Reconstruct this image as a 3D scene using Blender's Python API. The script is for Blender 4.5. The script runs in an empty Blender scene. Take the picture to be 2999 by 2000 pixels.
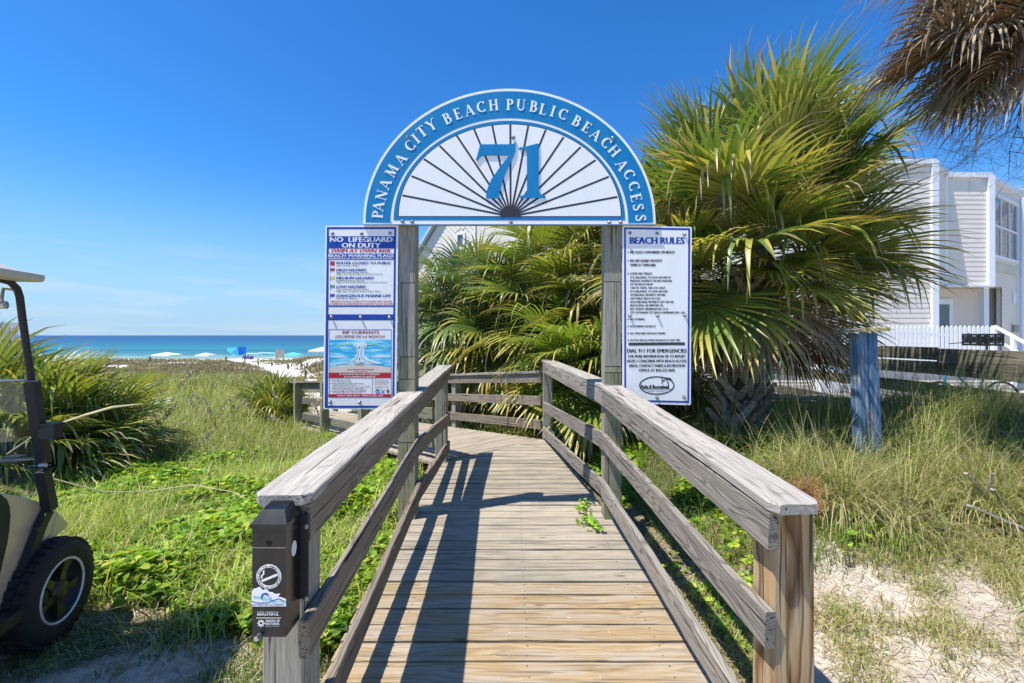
import bpy, math, random
import numpy as np
from mathutils import Vector, Matrix, noise as mnoise

rng = np.random.default_rng(7)
random.seed(7)
R = math.radians
scene = bpy.context.scene
COL = scene.collection

# ------------------------------------------------------------------ camera
F = 1333.0                      # focal length in photograph pixels (16 mm lens on a 36 mm frame)
CU, CV, CZ = 1499.5, 982.0, 1.70
cam_d = bpy.data.cameras.new('camera'); cam = bpy.data.objects.new('camera', cam_d); COL.objects.link(cam)
cam_d.sensor_width = 36.0; cam_d.lens = 36.0 * F / 2999.0
cam_d.shift_y = -18.0 / 2999.0
cam_d.clip_start = 0.05; cam_d.clip_end = 60000
cam.location = (0, 0, CZ); cam.rotation_euler = (R(90), 0, 0)
scene.camera = cam

# ------------------------------------------------------------------ light
SUN = Vector((-0.44, -0.185, 1.0)).normalized()          # towards the sun
sun_el = math.asin(SUN.z); sun_az = math.atan2(SUN.x, SUN.y)
w = bpy.data.worlds.new('World'); scene.world = w; w.use_nodes = True
nt = w.node_tree; nt.nodes.clear()
out = nt.nodes.new('ShaderNodeOutputWorld'); bg = nt.nodes.new('ShaderNodeBackground')
sky = nt.nodes.new('ShaderNodeTexSky'); sky.sky_type = 'NISHITA'; sky.sun_disc = False
sky.sun_elevation = sun_el; sky.sun_rotation = sun_az; sky.air_density = 1.0; sky.dust_density = 0.2; sky.ozone_density = 2.5
hs = nt.nodes.new('ShaderNodeHueSaturation'); hs.inputs['Saturation'].default_value = 1.25; hs.inputs['Hue'].default_value = 0.502
bg.inputs['Strength'].default_value = 0.15
# thin cirrus low over the sea
tc = nt.nodes.new('ShaderNodeTexCoord'); mp = nt.nodes.new('ShaderNodeMapping'); mp.inputs['Scale'].default_value = (1.6, 1.6, 13)
ns = nt.nodes.new('ShaderNodeTexNoise'); ns.inputs['Scale'].default_value = 2.6; ns.inputs['Detail'].default_value = 7; ns.inputs['Roughness'].default_value = .55
cr = nt.nodes.new('ShaderNodeValToRGB'); cr.color_ramp.elements[0].position = .47; cr.color_ramp.elements[1].position = .72
sep = nt.nodes.new('ShaderNodeSeparateXYZ')
band = nt.nodes.new('ShaderNodeMapRange'); band.inputs[1].default_value = .20; band.inputs[2].default_value = .05
mul = nt.nodes.new('ShaderNodeMath'); mul.operation = 'MULTIPLY'
mul2 = nt.nodes.new('ShaderNodeMath'); mul2.operation = 'MULTIPLY'; mul2.inputs[1].default_value = .6
mix = nt.nodes.new('ShaderNodeMixRGB'); mix.inputs[2].default_value = (3.5, 3.9, 4.5, 1)
L = nt.links.new
L(tc.outputs['Generated'], mp.inputs[0]); L(mp.outputs[0], ns.inputs[0]); L(ns.outputs[0], cr.inputs[0])
L(tc.outputs['Generated'], sep.inputs[0]); L(sep.outputs[2], band.inputs[0])
L(cr.outputs[0], mul.inputs[0]); L(band.outputs[0], mul.inputs[1]); L(mul.outputs[0], mul2.inputs[0])
tint = nt.nodes.new('ShaderNodeMixRGB'); tint.blend_type = 'MULTIPLY'; tint.inputs[0].default_value = 1; tint.inputs[2].default_value = (.38, .74, .98, 1)
hz = nt.nodes.new('ShaderNodeMapRange'); hz.interpolation_type = 'SMOOTHERSTEP'; hz.inputs[1].default_value = .36; hz.inputs[2].default_value = -.08; hz.inputs[4].default_value = .95
air = nt.nodes.new('ShaderNodeMixRGB'); air.inputs[2].default_value = (2.1, 3.05, 4.3, 1)
L(sep.outputs[2], hz.inputs[0]); L(hz.outputs[0], air.inputs[0])
L(sky.outputs[0], hs.inputs['Color']); L(hs.outputs[0], tint.inputs[1]); L(tint.outputs[0], air.inputs[1]); L(air.outputs[0], mix.inputs[1]); L(mul2.outputs[0], mix.inputs[0])
L(mix.outputs[0], bg.inputs[0]); L(bg.outputs[0], out.inputs[0])

sl = bpy.data.lights.new('sun', 'SUN'); sl.energy = 4.8; sl.angle = R(.53); sl.color = (1.0, .955, .88)
so = bpy.data.objects.new('sun', sl); COL.objects.link(so); so.rotation_euler = SUN.to_track_quat('Z', 'Y').to_euler(); so.location = SUN * 40
vs = scene.view_settings
vs.view_transform = 'Standard'; vs.look = 'None'; vs.gamma = 1; vs.use_curve_mapping = False; vs.exposure = 0.50
scene.cycles.max_bounces = 6; scene.cycles.transparent_max_bounces = 8

# ------------------------------------------------------------------ helpers
def at(u, v, Y):
    return Vector(((u - CU) * Y / F, Y, CZ - (v - CV) * Y / F))

def tag(o, label=None, cat=None, group=None, kind=None):
    if label: o['label'] = label
    if cat: o['category'] = cat
    if group: o['group'] = group
    if kind: o['kind'] = kind
    return o

def empty(name, loc, label, cat, group=None, rz=0):
    o = bpy.data.objects.new(name, None); COL.objects.link(o); o.location = loc; o.rotation_euler.z = rz
    o.empty_display_size = .1
    bpy.context.view_layer.update() if False else None
    return tag(o, label, cat, group)

def link(name, me, mat=None, parent=None, M=None, world=True):
    """link mesh; M is a world matrix; parent transform is compensated"""
    o = bpy.data.objects.new(name, me); COL.objects.link(o)
    if mat is not None and len(me.materials) == 0: me.materials.append(mat)
    M = M or Matrix.Identity(4)
    if parent is not None:
        o.parent = parent
        if world:
            pm = Matrix.Identity(4); chain = []
            p = parent
            while p is not None: chain.append(p); p = p.parent
            for p in reversed(chain): pm = pm @ p.matrix_basis
            M = pm.inverted() @ M
    o.matrix_basis = M
    return o

class MB:
    def __init__(s): s.v = []; s.f = []
    def add(s, vs_, fs_):
        n = len(s.v); s.v += [tuple(p) for p in vs_]; s.f += [tuple(i + n for i in f) for f in fs_]; return s
    def box(s, c, sz, M=None):
        x, y, z = sz[0] / 2, sz[1] / 2, sz[2] / 2
        P = [Vector((a, b, d)) for a in (-x, x) for b in (-y, y) for d in (-z, z)]
        if M is not None: P = [M @ p for p in P]
        P = [p + Vector(c) for p in P]
        return s.add(P, [(0, 1, 3, 2), (4, 6, 7, 5), (0, 4, 5, 1), (2, 3, 7, 6), (0, 2, 6, 4), (1, 5, 7, 3)])
    def prism(s, pts, d):
        """pts: world 3D polygon, extruded by d"""
        n = len(pts); d = Vector(d)
        P = [Vector(p) for p in pts]; Q = [p + d for p in P]
        return s.add(P + Q, [tuple(range(n)), tuple(range(2 * n - 1, n - 1, -1))] + [(i, i + n, (i + 1) % n + n, (i + 1) % n) for i in range(n)])
    def tube(s, pts, r, n=8, cap=True):
        pts = [Vector(p) for p in pts]; rs = r if isinstance(r, (list, tuple)) else [r] * len(pts)
        base = len(s.v); up = None
        for i, p in enumerate(pts):
            a = pts[max(i - 1, 0)]; b = pts[min(i + 1, len(pts) - 1)]
            t = (b - a).normalized()
            if up is None: up = Vector((0, 0, 1)) if abs(t.z) < .9 else Vector((1, 0, 0))
            x = t.cross(up).normalized(); y = x.cross(t).normalized(); up = y
            for k in range(n):
                a_ = 2 * math.pi * k / n
                s.v.append(tuple(p + (x * math.cos(a_) + y * math.sin(a_)) * rs[i]))
        for i in range(len(pts) - 1):
            for k in range(n):
                a0 = base + i * n + k; a1 = base + i * n + (k + 1) % n
                s.f.append((a0, a1, a1 + n, a0 + n))
        if cap:
            s.f.append(tuple(base + k for k in range(n - 1, -1, -1)))
            e = base + (len(pts) - 1) * n; s.f.append(tuple(e + k for k in range(n)))
        return s
    def lathe(s, prof, c, axis, n=32):
        """prof list of (r, h) along axis"""
        axis = Vector(axis).normalized(); u = axis.orthogonal().normalized(); v_ = axis.cross(u); c = Vector(c)
        base = len(s.v)
        for r, h in prof:
            for k in range(n):
                a = 2 * math.pi * k / n
                s.v.append(tuple(c + axis * h + (u * math.cos(a) + v_ * math.sin(a)) * r))
        for i in range(len(prof) - 1):
            for k in range(n):
                a0 = base + i * n + k; a1 = base + i * n + (k + 1) % n
                s.f.append((a0, a1, a1 + n, a0 + n))
        return s
    def mesh(s, name):
        me = bpy.data.meshes.new(name); me.from_pydata(s.v, [], s.f); me.update(); return me
    def build(s, name, mat, parent=None, smooth=False):
        me = s.mesh(name)
        import bmesh
        bm = bmesh.new(); bm.from_mesh(me); bmesh.ops.recalc_face_normals(bm, faces=bm.faces); bm.to_mesh(me); bm.free()
        if smooth: me.polygons.foreach_set('use_smooth', [True] * len(me.polygons))
        return link(name, me, mat, parent)

def frame(a, b, up=(0, 0, 1)):
    """matrix with X along a->b, Z near up, origin at a"""
    a = Vector(a); b = Vector(b); x = (b - a).normalized(); up = Vector(up)
    y = up.cross(x).normalized(); z = x.cross(y)
    return Matrix(((x.x, y.x, z.x, a.x), (x.y, y.y, z.y, a.y), (x.z, y.z, z.z, a.z), (0, 0, 0, 1)))

def board_mesh(L_, W, T, seg=8, jit=.0012, ch=.004, seed=0, cut0=0, cut1=0, clip0=0):
    """board: X length, Y width (centred), Z thickness (top at 0). chamfered, slightly uneven"""
    r = random.Random(seed); n = seg + 1
    sec = [(-W/2+ch, 0), (-W/4, 0), (0, 0), (W/4, 0), (W/2-ch, 0), (W/2, -ch), (W/2, -T+ch), (W/2-ch, -T), (-W/2+ch, -T), (-W/2, -T+ch), (-W/2, -ch)]
    m = len(sec); V = []; ph = r.random() * 50
    xs = [L_ * i / seg for i in range(n)]
    if clip0: xs = [0, clip0] + [clip0 + (L_ - clip0) * (i + 1) / (seg - 1) for i in range(seg - 1)]
    for i, x in enumerate(xs):
        wob = (mnoise.noise(Vector((x * 1.3 + ph, 0, 0)))) * jit * 2.2
        wz = (mnoise.noise(Vector((x * 1.1, ph, 0)))) * jit * 1.6
        for y, z in sec:
            j = mnoise.noise(Vector((x * 6 + ph, y * 30, z * 30))) * jit
            k = .76 if (clip0 and i == 0) else 1
            sh = (cut0 * (1 - x / L_) + cut1 * (x / L_)) * 0
            V.append((x + (cut0 * y if i == 0 else 0) + (cut1 * y if i == n - 1 else 0), y * k + wob + j, z + wz + (j if abs(z) < .001 or True else 0)))
    Fs = [(i * m + k, i * m + (k + 1) % m, (i + 1) * m + (k + 1) % m, (i + 1) * m + k) for i in range(n - 1) for k in range(m)]
    Fs.append(tuple(range(m - 1, -1, -1))); Fs.append(tuple((n - 1) * m + k for k in range(m)))
    me = bpy.data.meshes.new('board'); me.from_pydata(V, [], [f[::-1] for f in Fs]); me.update()
    return me

_bs = [0]
def board(name, a, b, W, T, mat, parent, up=(0, 0, 1), seg=8, jit=.0012, ch=.004, cut0=0, cut1=0, clip0=0):
    a = Vector(a); b = Vector(b); _bs[0] += 1
    me = board_mesh((b - a).length, W, T, seg, jit, ch, _bs[0], cut0, cut1, clip0)
    return link(name, me, mat, parent, frame(a, b, up))

def post(name, c, w_, z0, z1, mat, parent, rz=0, d=None, ch=.006, seg=10):
    """square post standing at c (centre)"""
    _bs[0] += 1
    T = d or w_
    me = board_mesh(z1 - z0, w_, T, seg, .0015, ch, _bs[0])
    # X axis up; thickness direction centred
    M = Matrix.Translation((c[0], c[1], z0)) @ Matrix.Rotation(rz, 4, 'Z') @ Matrix(((0, 1, 0, 0), (0, 0, -1, -T / 2), (1, 0, 0, 0), (0, 0, 0, 1)))
    # local (x,y,z)->(y, -z - T/2, x)
    return link(name, me, mat, parent, M)

# ------------------------------------------------------------------ materials
class N:
    def __init__(s, name):
        s.m = bpy.data.materials.new(name); s.m.use_nodes = True; s.t = s.m.node_tree
        s.b = s.t.nodes['Principled BSDF']; s.o = s.t.nodes['Material Output']
    def n(s, typ, **kw):
        x = s.t.nodes.new(typ)
        for k, v in kw.items():
            if k.startswith('i_'): x.inputs[k[2:].replace('_', ' ')].default_value = v
            else: setattr(x, k, v)
        return x
    def l(s, a, b): s.t.links.new(a, b)
    def ramp(s, src, stops):
        r_ = s.n('ShaderNodeValToRGB'); e = r_.color_ramp.elements
        while len(e) < len(stops): e.new(.5)
        for i, (p, c) in enumerate(stops):
            e[i].position = p; e[i].color = c if len(c) == 4 else (*c, 1)
        s.l(src, r_.inputs[0]); return r_.outputs[0]
    def mixc(s, f, a, b, mode='MIX'):
        m_ = s.n('ShaderNodeMixRGB', blend_type=mode)
        for i, x in enumerate((f, a, b)):
            if hasattr(x, 'links') or hasattr(x, 'is_linked'): s.l(x, m_.inputs[i])
            elif isinstance(x, (int, float)): m_.inputs[i].default_value = x if i == 0 else (x, x, x, 1)
            else: m_.inputs[i].default_value = (*x[:3], 1)
        return m_.outputs[0]
    def math(s, op, a, b=None):
        m_ = s.n('ShaderNodeMath', operation=op)
        for i, x in enumerate((a, b)):
            if x is None: continue
            if hasattr(x, 'is_linked'): s.l(x, m_.inputs[i])
            else: m_.inputs[i].default_value = x
        return m_.outputs[0]

def flat(name, c, rough=.5, metal=0, spec=.5, noise=0, nscale=30):
    q = N(name); q.b.inputs['Base Color'].default_value = (*c, 1); q.b.inputs['Roughness'].default_value = rough
    q.b.inputs['Metallic'].default_value = metal; q.b.inputs['Specular IOR Level'].default_value = spec
    if noise:
        tc_ = q.n('ShaderNodeTexCoord'); ns_ = q.n('ShaderNodeTexNoise', i_Scale=nscale, i_Detail=6.0)
        q.l(tc_.outputs['Object'], ns_.inputs[0])
        q.l(q.ramp(ns_.outputs[0], [(.3, tuple(x * (1 - noise) for x in c)), (.7, tuple(min(1, x * (1 + noise)) for x in c))]), q.b.inputs['Base Color'])
    return q.m

def wood(name, light, dark, ring=(.35, .3, .25), ringamt=.5, patch=None, patchamt=0, patchpos=.5, rough=.85, stain=None, grain=1.0, bump=.5, ringscale=22, paint=None, var=.25, cracks=1.0, specks=0):
    q = N(name)
    tc_ = q.n('ShaderNodeTexCoord'); oi = q.n('ShaderNodeObjectInfo')
    off = q.n('ShaderNodeVectorMath', operation='SCALE'); off.inputs[0].default_value = (37, 61, 23); q.l(oi.outputs['Random'], off.inputs['Scale'])
    add = q.n('ShaderNodeVectorMath', operation='ADD'); q.l(tc_.outputs['Object'], add.inputs[0]); q.l(off.outputs[0], add.inputs[1])
    def mapped(sc, src=None):
        m_ = q.n('ShaderNodeMapping'); m_.inputs['Scale'].default_value = sc; q.l(src or add.outputs[0], m_.inputs[0]); return m_.outputs[0]
    # growth rings about an axis a few centimetres outside the board
    d1 = q.n('ShaderNodeTexNoise', i_Scale=1.0, i_Detail=2.0); q.l(mapped((1.7, 7, 7)), d1.inputs[0])
    dv = q.n('ShaderNodeVectorMath', operation='SUBTRACT'); q.l(d1.outputs['Color'], dv.inputs[0]); dv.inputs[1].default_value = (.5, .5, .5)
    dm = q.n('ShaderNodeVectorMath', operation='MULTIPLY'); q.l(dv.outputs[0], dm.inputs[0]); dm.inputs[1].default_value = (0, .11, .11)
    rc = q.n('ShaderNodeVectorMath', operation='ADD'); q.l(tc_.outputs['Object'], rc.inputs[0]); q.l(dm.outputs[0], rc.inputs[1])
    so_ = q.n('ShaderNodeCombineXYZ'); q.l(q.math('MULTIPLY', q.math('SUBTRACT', oi.outputs['Random'], .5), .10), so_.inputs[1]); so_.inputs[2].default_value = .045
    rc2 = q.n('ShaderNodeVectorMath', operation='ADD'); q.l(rc.outputs[0], rc2.inputs[0]); q.l(so_.outputs[0], rc2.inputs[1])
    wv = q.n('ShaderNodeTexWave', wave_type='RINGS', rings_direction='X', wave_profile='SAW'); wv.inputs['Scale'].default_value = ringscale; wv.inputs['Distortion'].default_value = .6; wv.inputs['Detail'].default_value = 1.0
    mw = q.n('ShaderNodeMapping'); mw.inputs['Scale'].default_value = (.04, 1, 1); q.l(rc2.outputs[0], mw.inputs[0]); q.l(mw.outputs[0], wv.inputs[0])
    # fibres
    fb = q.n('ShaderNodeTexNoise', i_Scale=1.0, i_Detail=5.0, i_Roughness=.65); q.l(mapped((3.2, 80, 80)), fb.inputs[0])
    fb2 = q.n('ShaderNodeTexNoise', i_Scale=1.0, i_Detail=3.0); q.l(mapped((7, 330, 330)), fb2.inputs[0])
    lg = q.n('ShaderNodeTexNoise', i_Scale=1.0, i_Detail=3.0); q.l(mapped((2.5, 14, 14)), lg.inputs[0])
    c = q.ramp(fb.outputs[0], [(.34, dark), (.5, tuple((a + b) / 2 for a, b in zip(light, dark))), (.66, light)])
    f2 = q.ramp(fb2.outputs[0], [(.3, (.72,) * 3), (.62, (1.12,) * 3)])
    c = q.mixc(.7 * grain, c, f2, 'MULTIPLY')
    if patch is not None:
        c = q.mixc(q.math('MULTIPLY', q.ramp(lg.outputs[0], [(patchpos - .12, (0, 0, 0)), (patchpos + .15, (1, 1, 1))]), patchamt), c, patch)
    rr = q.ramp(wv.outputs[0], [(.0, (0, 0, 0)), (.55, (.12,) * 3), (.86, (1, 1, 1)), (1, (.2,) * 3)])
    c = q.mixc(q.math('MULTIPLY', rr, ringamt), c, ring)
    if paint is not None:   # worn paint
        pn = q.n('ShaderNodeTexNoise', i_Scale=1.0, i_Detail=6.0, i_Roughness=.6); q.l(mapped((2.6, 38, 38)), pn.inputs[0])
        pc = q.ramp(lg.outputs[0], [(.35, tuple(x * .75 for x in paint)), (.65, tuple(x * 1.2 for x in paint))])
        c = q.mixc(q.ramp(pn.outputs[0], [(.52, (1, 1, 1)), (.60, (.0,) * 3)]), c, pc)
    # knots
    vo = q.n('ShaderNodeTexVoronoi', i_Scale=1.0); q.l(mapped((2.2, 7, 2.5)), vo.inputs[0])
    kn = q.ramp(vo.outputs['Distance'], [(.05, (1, 1, 1)), (.12, (.0,) * 3)])
    c = q.mixc(q.math('MULTIPLY', kn, .75), c, tuple(x * .45 for x in dark))
    # checks / cracks
    ck = q.n('ShaderNodeTexNoise', i_Scale=1.0, i_Detail=2.0, i_Roughness=.5); q.l(mapped((1.4, 60, 60)), ck.inputs[0])
    ckr = q.ramp(ck.outputs[0], [(.335, (1, 1, 1)), (.375, (0, 0, 0))])
    c = q.mixc(q.math('MULTIPLY', ckr, .8 * cracks), c, (.02, .018, .015))
    if stain is not None:
        sn = q.n('ShaderNodeTexNoise', i_Scale=1.0, i_Detail=4.0); q.l(mapped((3.2, 5, 5)), sn.inputs[0])
        c = q.mixc(q.math('MULTIPLY', q.ramp(sn.outputs[0], [(.5, (0, 0, 0)), (.7, (1, 1, 1))]), stain[1]), c, stain[0])
    if specks:
        sp = q.n('ShaderNodeTexNoise', i_Scale=1.0, i_Detail=6.0, i_Roughness=.7); q.l(mapped((17, 34, 34)), sp.inputs[0])
        c = q.mixc(q.math('MULTIPLY', q.ramp(sp.outputs[0], [(.655, (0, 0, 0)), (.70, (1, 1, 1))]), specks), c, (.62, .6, .56))
    # board to board variation
    vr = q.n('ShaderNodeMapRange'); vr.inputs[3].default_value = 1 - var; vr.inputs[4].default_value = 1 + var; q.l(oi.outputs['Random'], vr.inputs[0])
    hv = q.n('ShaderNodeHueSaturation'); q.l(vr.outputs[0], hv.inputs['Value']); q.l(c, hv.inputs['Color'])
    q.l(hv.outputs[0], q.b.inputs['Base Color']); q.b.inputs['Roughness'].default_value = rough; q.b.inputs['Specular IOR Level'].default_value = .25
    h = q.math('ADD', fb.outputs[0], q.math('MULTIPLY', fb2.outputs[0], .4))
    h = q.math('SUBTRACT', h, q.math('MULTIPLY', ckr, 1.2))
    h = q.math('ADD', h, q.math('MULTIPLY', wv.outputs[0], .25))
    bp = q.n('ShaderNodeBump', i_Strength=bump, i_Distance=.003); q.l(h, bp.inputs['Height']); q.l(bp.outputs[0], q.b.inputs['Normal'])
    return q.m

M = {}
M['plank_grey'] = wood('plank_grey', (.48, .42, .33), (.255, .215, .16), ring=(.22, .18, .14), ringamt=.25, patch=(.42, .34, .23), patchamt=.6, stain=((.13, .13, .11), .35), specks=.6, var=.13, cracks=.8)
M['plank_tan'] = wood('plank_tan', (.47, .345, .195), (.34, .23, .115), ring=(.20, .125, .06), ringamt=.5, patch=(.43, .385, .32), patchamt=.65, specks=1.0, cracks=.5, var=.08, ringscale=13)
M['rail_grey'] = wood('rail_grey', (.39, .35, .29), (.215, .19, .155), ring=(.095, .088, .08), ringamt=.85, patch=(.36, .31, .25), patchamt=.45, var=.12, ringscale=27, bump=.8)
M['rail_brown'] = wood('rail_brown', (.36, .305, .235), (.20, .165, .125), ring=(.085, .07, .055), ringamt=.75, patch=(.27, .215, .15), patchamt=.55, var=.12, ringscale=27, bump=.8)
M['cap_grey'] = wood('cap_grey', (.58, .53, .455), (.32, .285, .235), ring=(.16, .14, .12), ringamt=.42, patch=(.42, .385, .33), patchamt=.6, var=.05, cracks=1.0, bump=1.0, ringscale=26)
M['post_green'] = wood('post_green', (.40, .36, .25), (.20, .18, .12), ring=(.13, .12, .08), ringamt=.3, patch=(.30, .31, .17), patchamt=.7, var=.12, stain=((.09, .095, .06), .4))
M['post_grey'] = wood('post_grey', (.45, .41, .35), (.23, .205, .165), ring=(.14, .13, .11), ringamt=.3, patch=(.33, .34, .24), patchamt=.45, var=.08)
M['post_new'] = wood('post_new', (.56, .375, .19), (.42, .255, .115), ring=(.17, .08, .028), ringamt=1.0, patch=(.44, .46, .32), patchamt=.6, patchpos=.55, var=.02, ringscale=6, cracks=1.0, bump=.3)
M['blue_post'] = wood('blue_post', (.50, .46, .38), (.3, .27, .2), paint=(.085, .17, .29), var=.02, cracks=.6, ringamt=.15)
M['dark_board'] = wood('dark_board', (.30, .275, .22), (.13, .115, .09), ring=(.05, .045, .035), patch=(.2, .2, .13), patchamt=.5, var=.3)
M['tan_board'] = wood('tan_board', (.62, .5, .22), (.42, .32, .12), ringamt=.3, var=.05, cracks=.3)
M['white'] = flat('sign_white', (.88, .875, .86), .35, noise=.02, nscale=4)
M['blue'] = flat('sign_blue', (.003, .16, .42), .35, noise=.03, nscale=3)
M['navy'] = flat('print_navy', (.006, .05, .36), .4)
M['ink'] = flat('print_black', (.018, .02, .028), .45)
def aged(name, c, dirt=(.42, .40, .34), amt=.22, rough=.38):
    q = N(name); tc_ = q.n('ShaderNodeTexCoord'); m1 = q.n('ShaderNodeMapping'); m1.inputs['Scale'].default_value = (9, 9, 1.3); q.l(tc_.outputs['Object'], m1.inputs[0])
    a_ = q.n('ShaderNodeTexNoise', i_Scale=1.0, i_Detail=6.0, i_Roughness=.6); q.l(m1.outputs[0], a_.inputs[0])
    b_ = q.n('ShaderNodeTexNoise', i_Scale=55.0, i_Detail=3.0); q.l(tc_.outputs['Object'], b_.inputs[0])
    f1 = q.math('MULTIPLY', q.ramp(a_.outputs[0], [(.45, (0, 0, 0)), (.75, (1, 1, 1))]), amt); f2 = q.math('MULTIPLY', q.ramp(b_.outputs[0], [(.66, (0, 0, 0)), (.72, (1, 1, 1))]), amt * 1.3)
    c1 = q.mixc(f1, c, dirt); q.l(q.mixc(f2, c1, dirt), q.b.inputs['Base Color']); q.b.inputs['Roughness'].default_value = rough; return q.m
M['white'] = aged('sign_white', (.90, .89, .87), amt=.14); M['blue'] = aged('sign_blue', (.002, .20, .46), (.08, .28, .45), .25)
M['ray'] = flat('ray_black', (.022, .024, .034), .6, noise=.5, nscale=300)
M['red'] = flat('print_red', (.52, .012, .03), .4)
M['dkred'] = flat('print_dark_red', (.25, .012, .03), .4)
M['yellow'] = flat('print_yellow', (.8, .62, .02), .4)
M['green'] = flat('print_green', (.03, .36, .2), .4)
M['purple'] = flat('print_purple', (.12, .04, .35), .4)
M['steel'] = flat('bolt_steel', (.36, .35, .33), .35, .9)
M['black_gloss'] = flat('black_enamel', (.012, .012, .013), .22, noise=.5, nscale=40)
M['black'] = flat('black_plastic', (.018, .018, .02), .55)
M['rubber'] = flat('tyre_rubber', (.016, .016, .017), .75, noise=.3, nscale=30)
M['alu'] = flat('rim_metal', (.55, .56, .57), .3, .9)
M['siding'] = flat('siding_vinyl', (.76, .69, .60), .6, noise=.03, nscale=1.2)
M['siding_shade'] = M['siding']
M['trim'] = flat('white_trim', (.80, .82, .84), .45)
M['picket'] = flat('picket_paint', (.82, .83, .84), .5)
M['concrete'] = flat('concrete', (.42, .385, .33), .9, noise=.15, nscale=6)
M['curb'] = flat('curb_concrete', (.5, .48, .44), .9, noise=.12, nscale=9)
M['rope'] = flat('rope', (.62, .58, .48), .9)
M['canvas_white'] = flat('canvas_white', (.78, .77, .74), .8)
M['canvas_teal'] = flat('canvas_teal', (.10, .58, .66), .7)
M['canvas_blue'] = flat('canvas_blue', (.01, .16, .62), .7)
M['canvas_beige'] = flat('canvas_beige', (.66, .58, .46), .8)
M['skin'] = flat('skin', (.45, .27, .18), .6)

# gold paint
q = N('gold_paint'); q.b.inputs['Base Color'].default_value = (.72, .54, .34, 1); q.b.inputs['Metallic'].default_value = .05; q.b.inputs['Roughness'].default_value = .32
q.b.inputs['Coat Weight'].default_value = .35; q.b.inputs['Coat Roughness'].default_value = .08; M['gold'] = q.m
q = N('roof_cream'); q.b.inputs['Base Color'].default_value = (.55, .50, .40, 1); q.b.inputs['Roughness'].default_value = .35; M['cream'] = q.m
# clear windshield / window glass
q = N('clear_acrylic'); tr = q.n('ShaderNodeBsdfTransparent'); tr.inputs[0].default_value = (.86, .90, .88, 1); gl = q.n('ShaderNodeBsdfGlossy'); gl.inputs['Roughness'].default_value = .05
fr = q.n('ShaderNodeFresnel', i_IOR=1.45); mx = q.n('ShaderNodeMixShader'); q.l(fr.outputs[0], mx.inputs[0]); q.l(tr.outputs[0], mx.inputs[1]); q.l(gl.outputs[0], mx.inputs[2]); q.l(mx.outputs[0], q.o.inputs[0]); M['acrylic'] = q.m
q = N('window_glass'); q.b.inputs['Base Color'].default_value = (.10, .12, .14, 1); q.b.inputs['Roughness'].default_value = .06; q.b.inputs['Specular IOR Level'].default_value = 1.0; M['glass'] = q.m

def attr_mat(name, rough=.6, trans=.35, spec=.3, tt=(1.3, 1.3, .6)):
    q = N(name); a = q.n('ShaderNodeAttribute', attribute_name='Col'); q.l(a.outputs['Color'], q.b.inputs['Base Color'])
    q.b.inputs['Roughness'].default_value = rough; q.b.inputs['Specular IOR Level'].default_value = spec
    if trans:
        t = q.n('ShaderNodeBsdfTranslucent'); c2 = q.mixc(1.0, a.outputs['Color'], tt, 'MULTIPLY'); q.l(c2, t.inputs[0])
        m_ = q.n('ShaderNodeMixShader'); m_.inputs[0].default_value = trans; q.l(q.b.outputs[0], m_.inputs[1]); q.l(t.outputs[0], m_.inputs[2]); q.l(m_.outputs[0], q.o.inputs[0])
    return q.m
M['leaf'] = attr_mat('palm_leaf', .36, .28, .5)
M['dead'] = attr_mat('dead_palm_leaf', .7, .15, .25, (1.1, 1.0, .8))
M['grass'] = attr_mat('grass_blade', .6, .38, .25)
M['vine'] = attr_mat('vine_leaf', .5, .4, .35)
M['twig'] = attr_mat('dry_twig', .85, 0, .2)

# ------------------------------------------------------------------ terrain
def sstep(a, b, x):
    t = np.clip((x - a) / (b - a), 0, 1); return t * t * (3 - 2 * t)
PATH = np.array([(-2.2, 10.6), (-4.6, 13.6), (-7.4, 17.5), (-9.6, 21), (-13.5, 28), (-21, 39), (-29, 49), (-36, 60)], float)
def dist_path(x, y, P=PATH):
    d = np.full(np.shape(x), 1e9)
    for a, b in zip(P[:-1], P[1:]):
        ab = b - a; t = np.clip(((x - a[0]) * ab[0] + (y - a[1]) * ab[1]) / (ab @ ab), 0, 1)
        d = np.minimum(d, np.hypot(x - a[0] - t * ab[0], y - a[1] - t * ab[1]))
    return d
_ph = rng.random((12, 3)) * 6.28
def fbm(x, y, f=1.0, o=4):
    s = 0; amp = 1; k = 0
    for i in range(o):
        s = s + amp * (np.sin(x * f * 1.0 + y * f * .6 + _ph[i, 0]) * np.cos(y * f * 1.1 - x * f * .45 + _ph[i, 1]) + .5 * np.sin(x * f * 1.9 - y * f * 1.3 + _ph[i, 2]))
        f *= 2.03; amp *= .5
    return s / 2.2
S2A = np.array([-.10, 6.25]); S2D = np.array([-.628, .778])       # second walk section: start (centre), direction
def s2t(x, y):
    return (x - S2A[0]) * S2D[0] + (y - S2A[1]) * S2D[1], (x - S2A[0]) * S2D[1] - (y - S2A[1]) * S2D[0]
def deck_z(Y): return .035 + .025 * (Y - 2.18)
def deck2_z(t): return .14 - .085 * t
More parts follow.
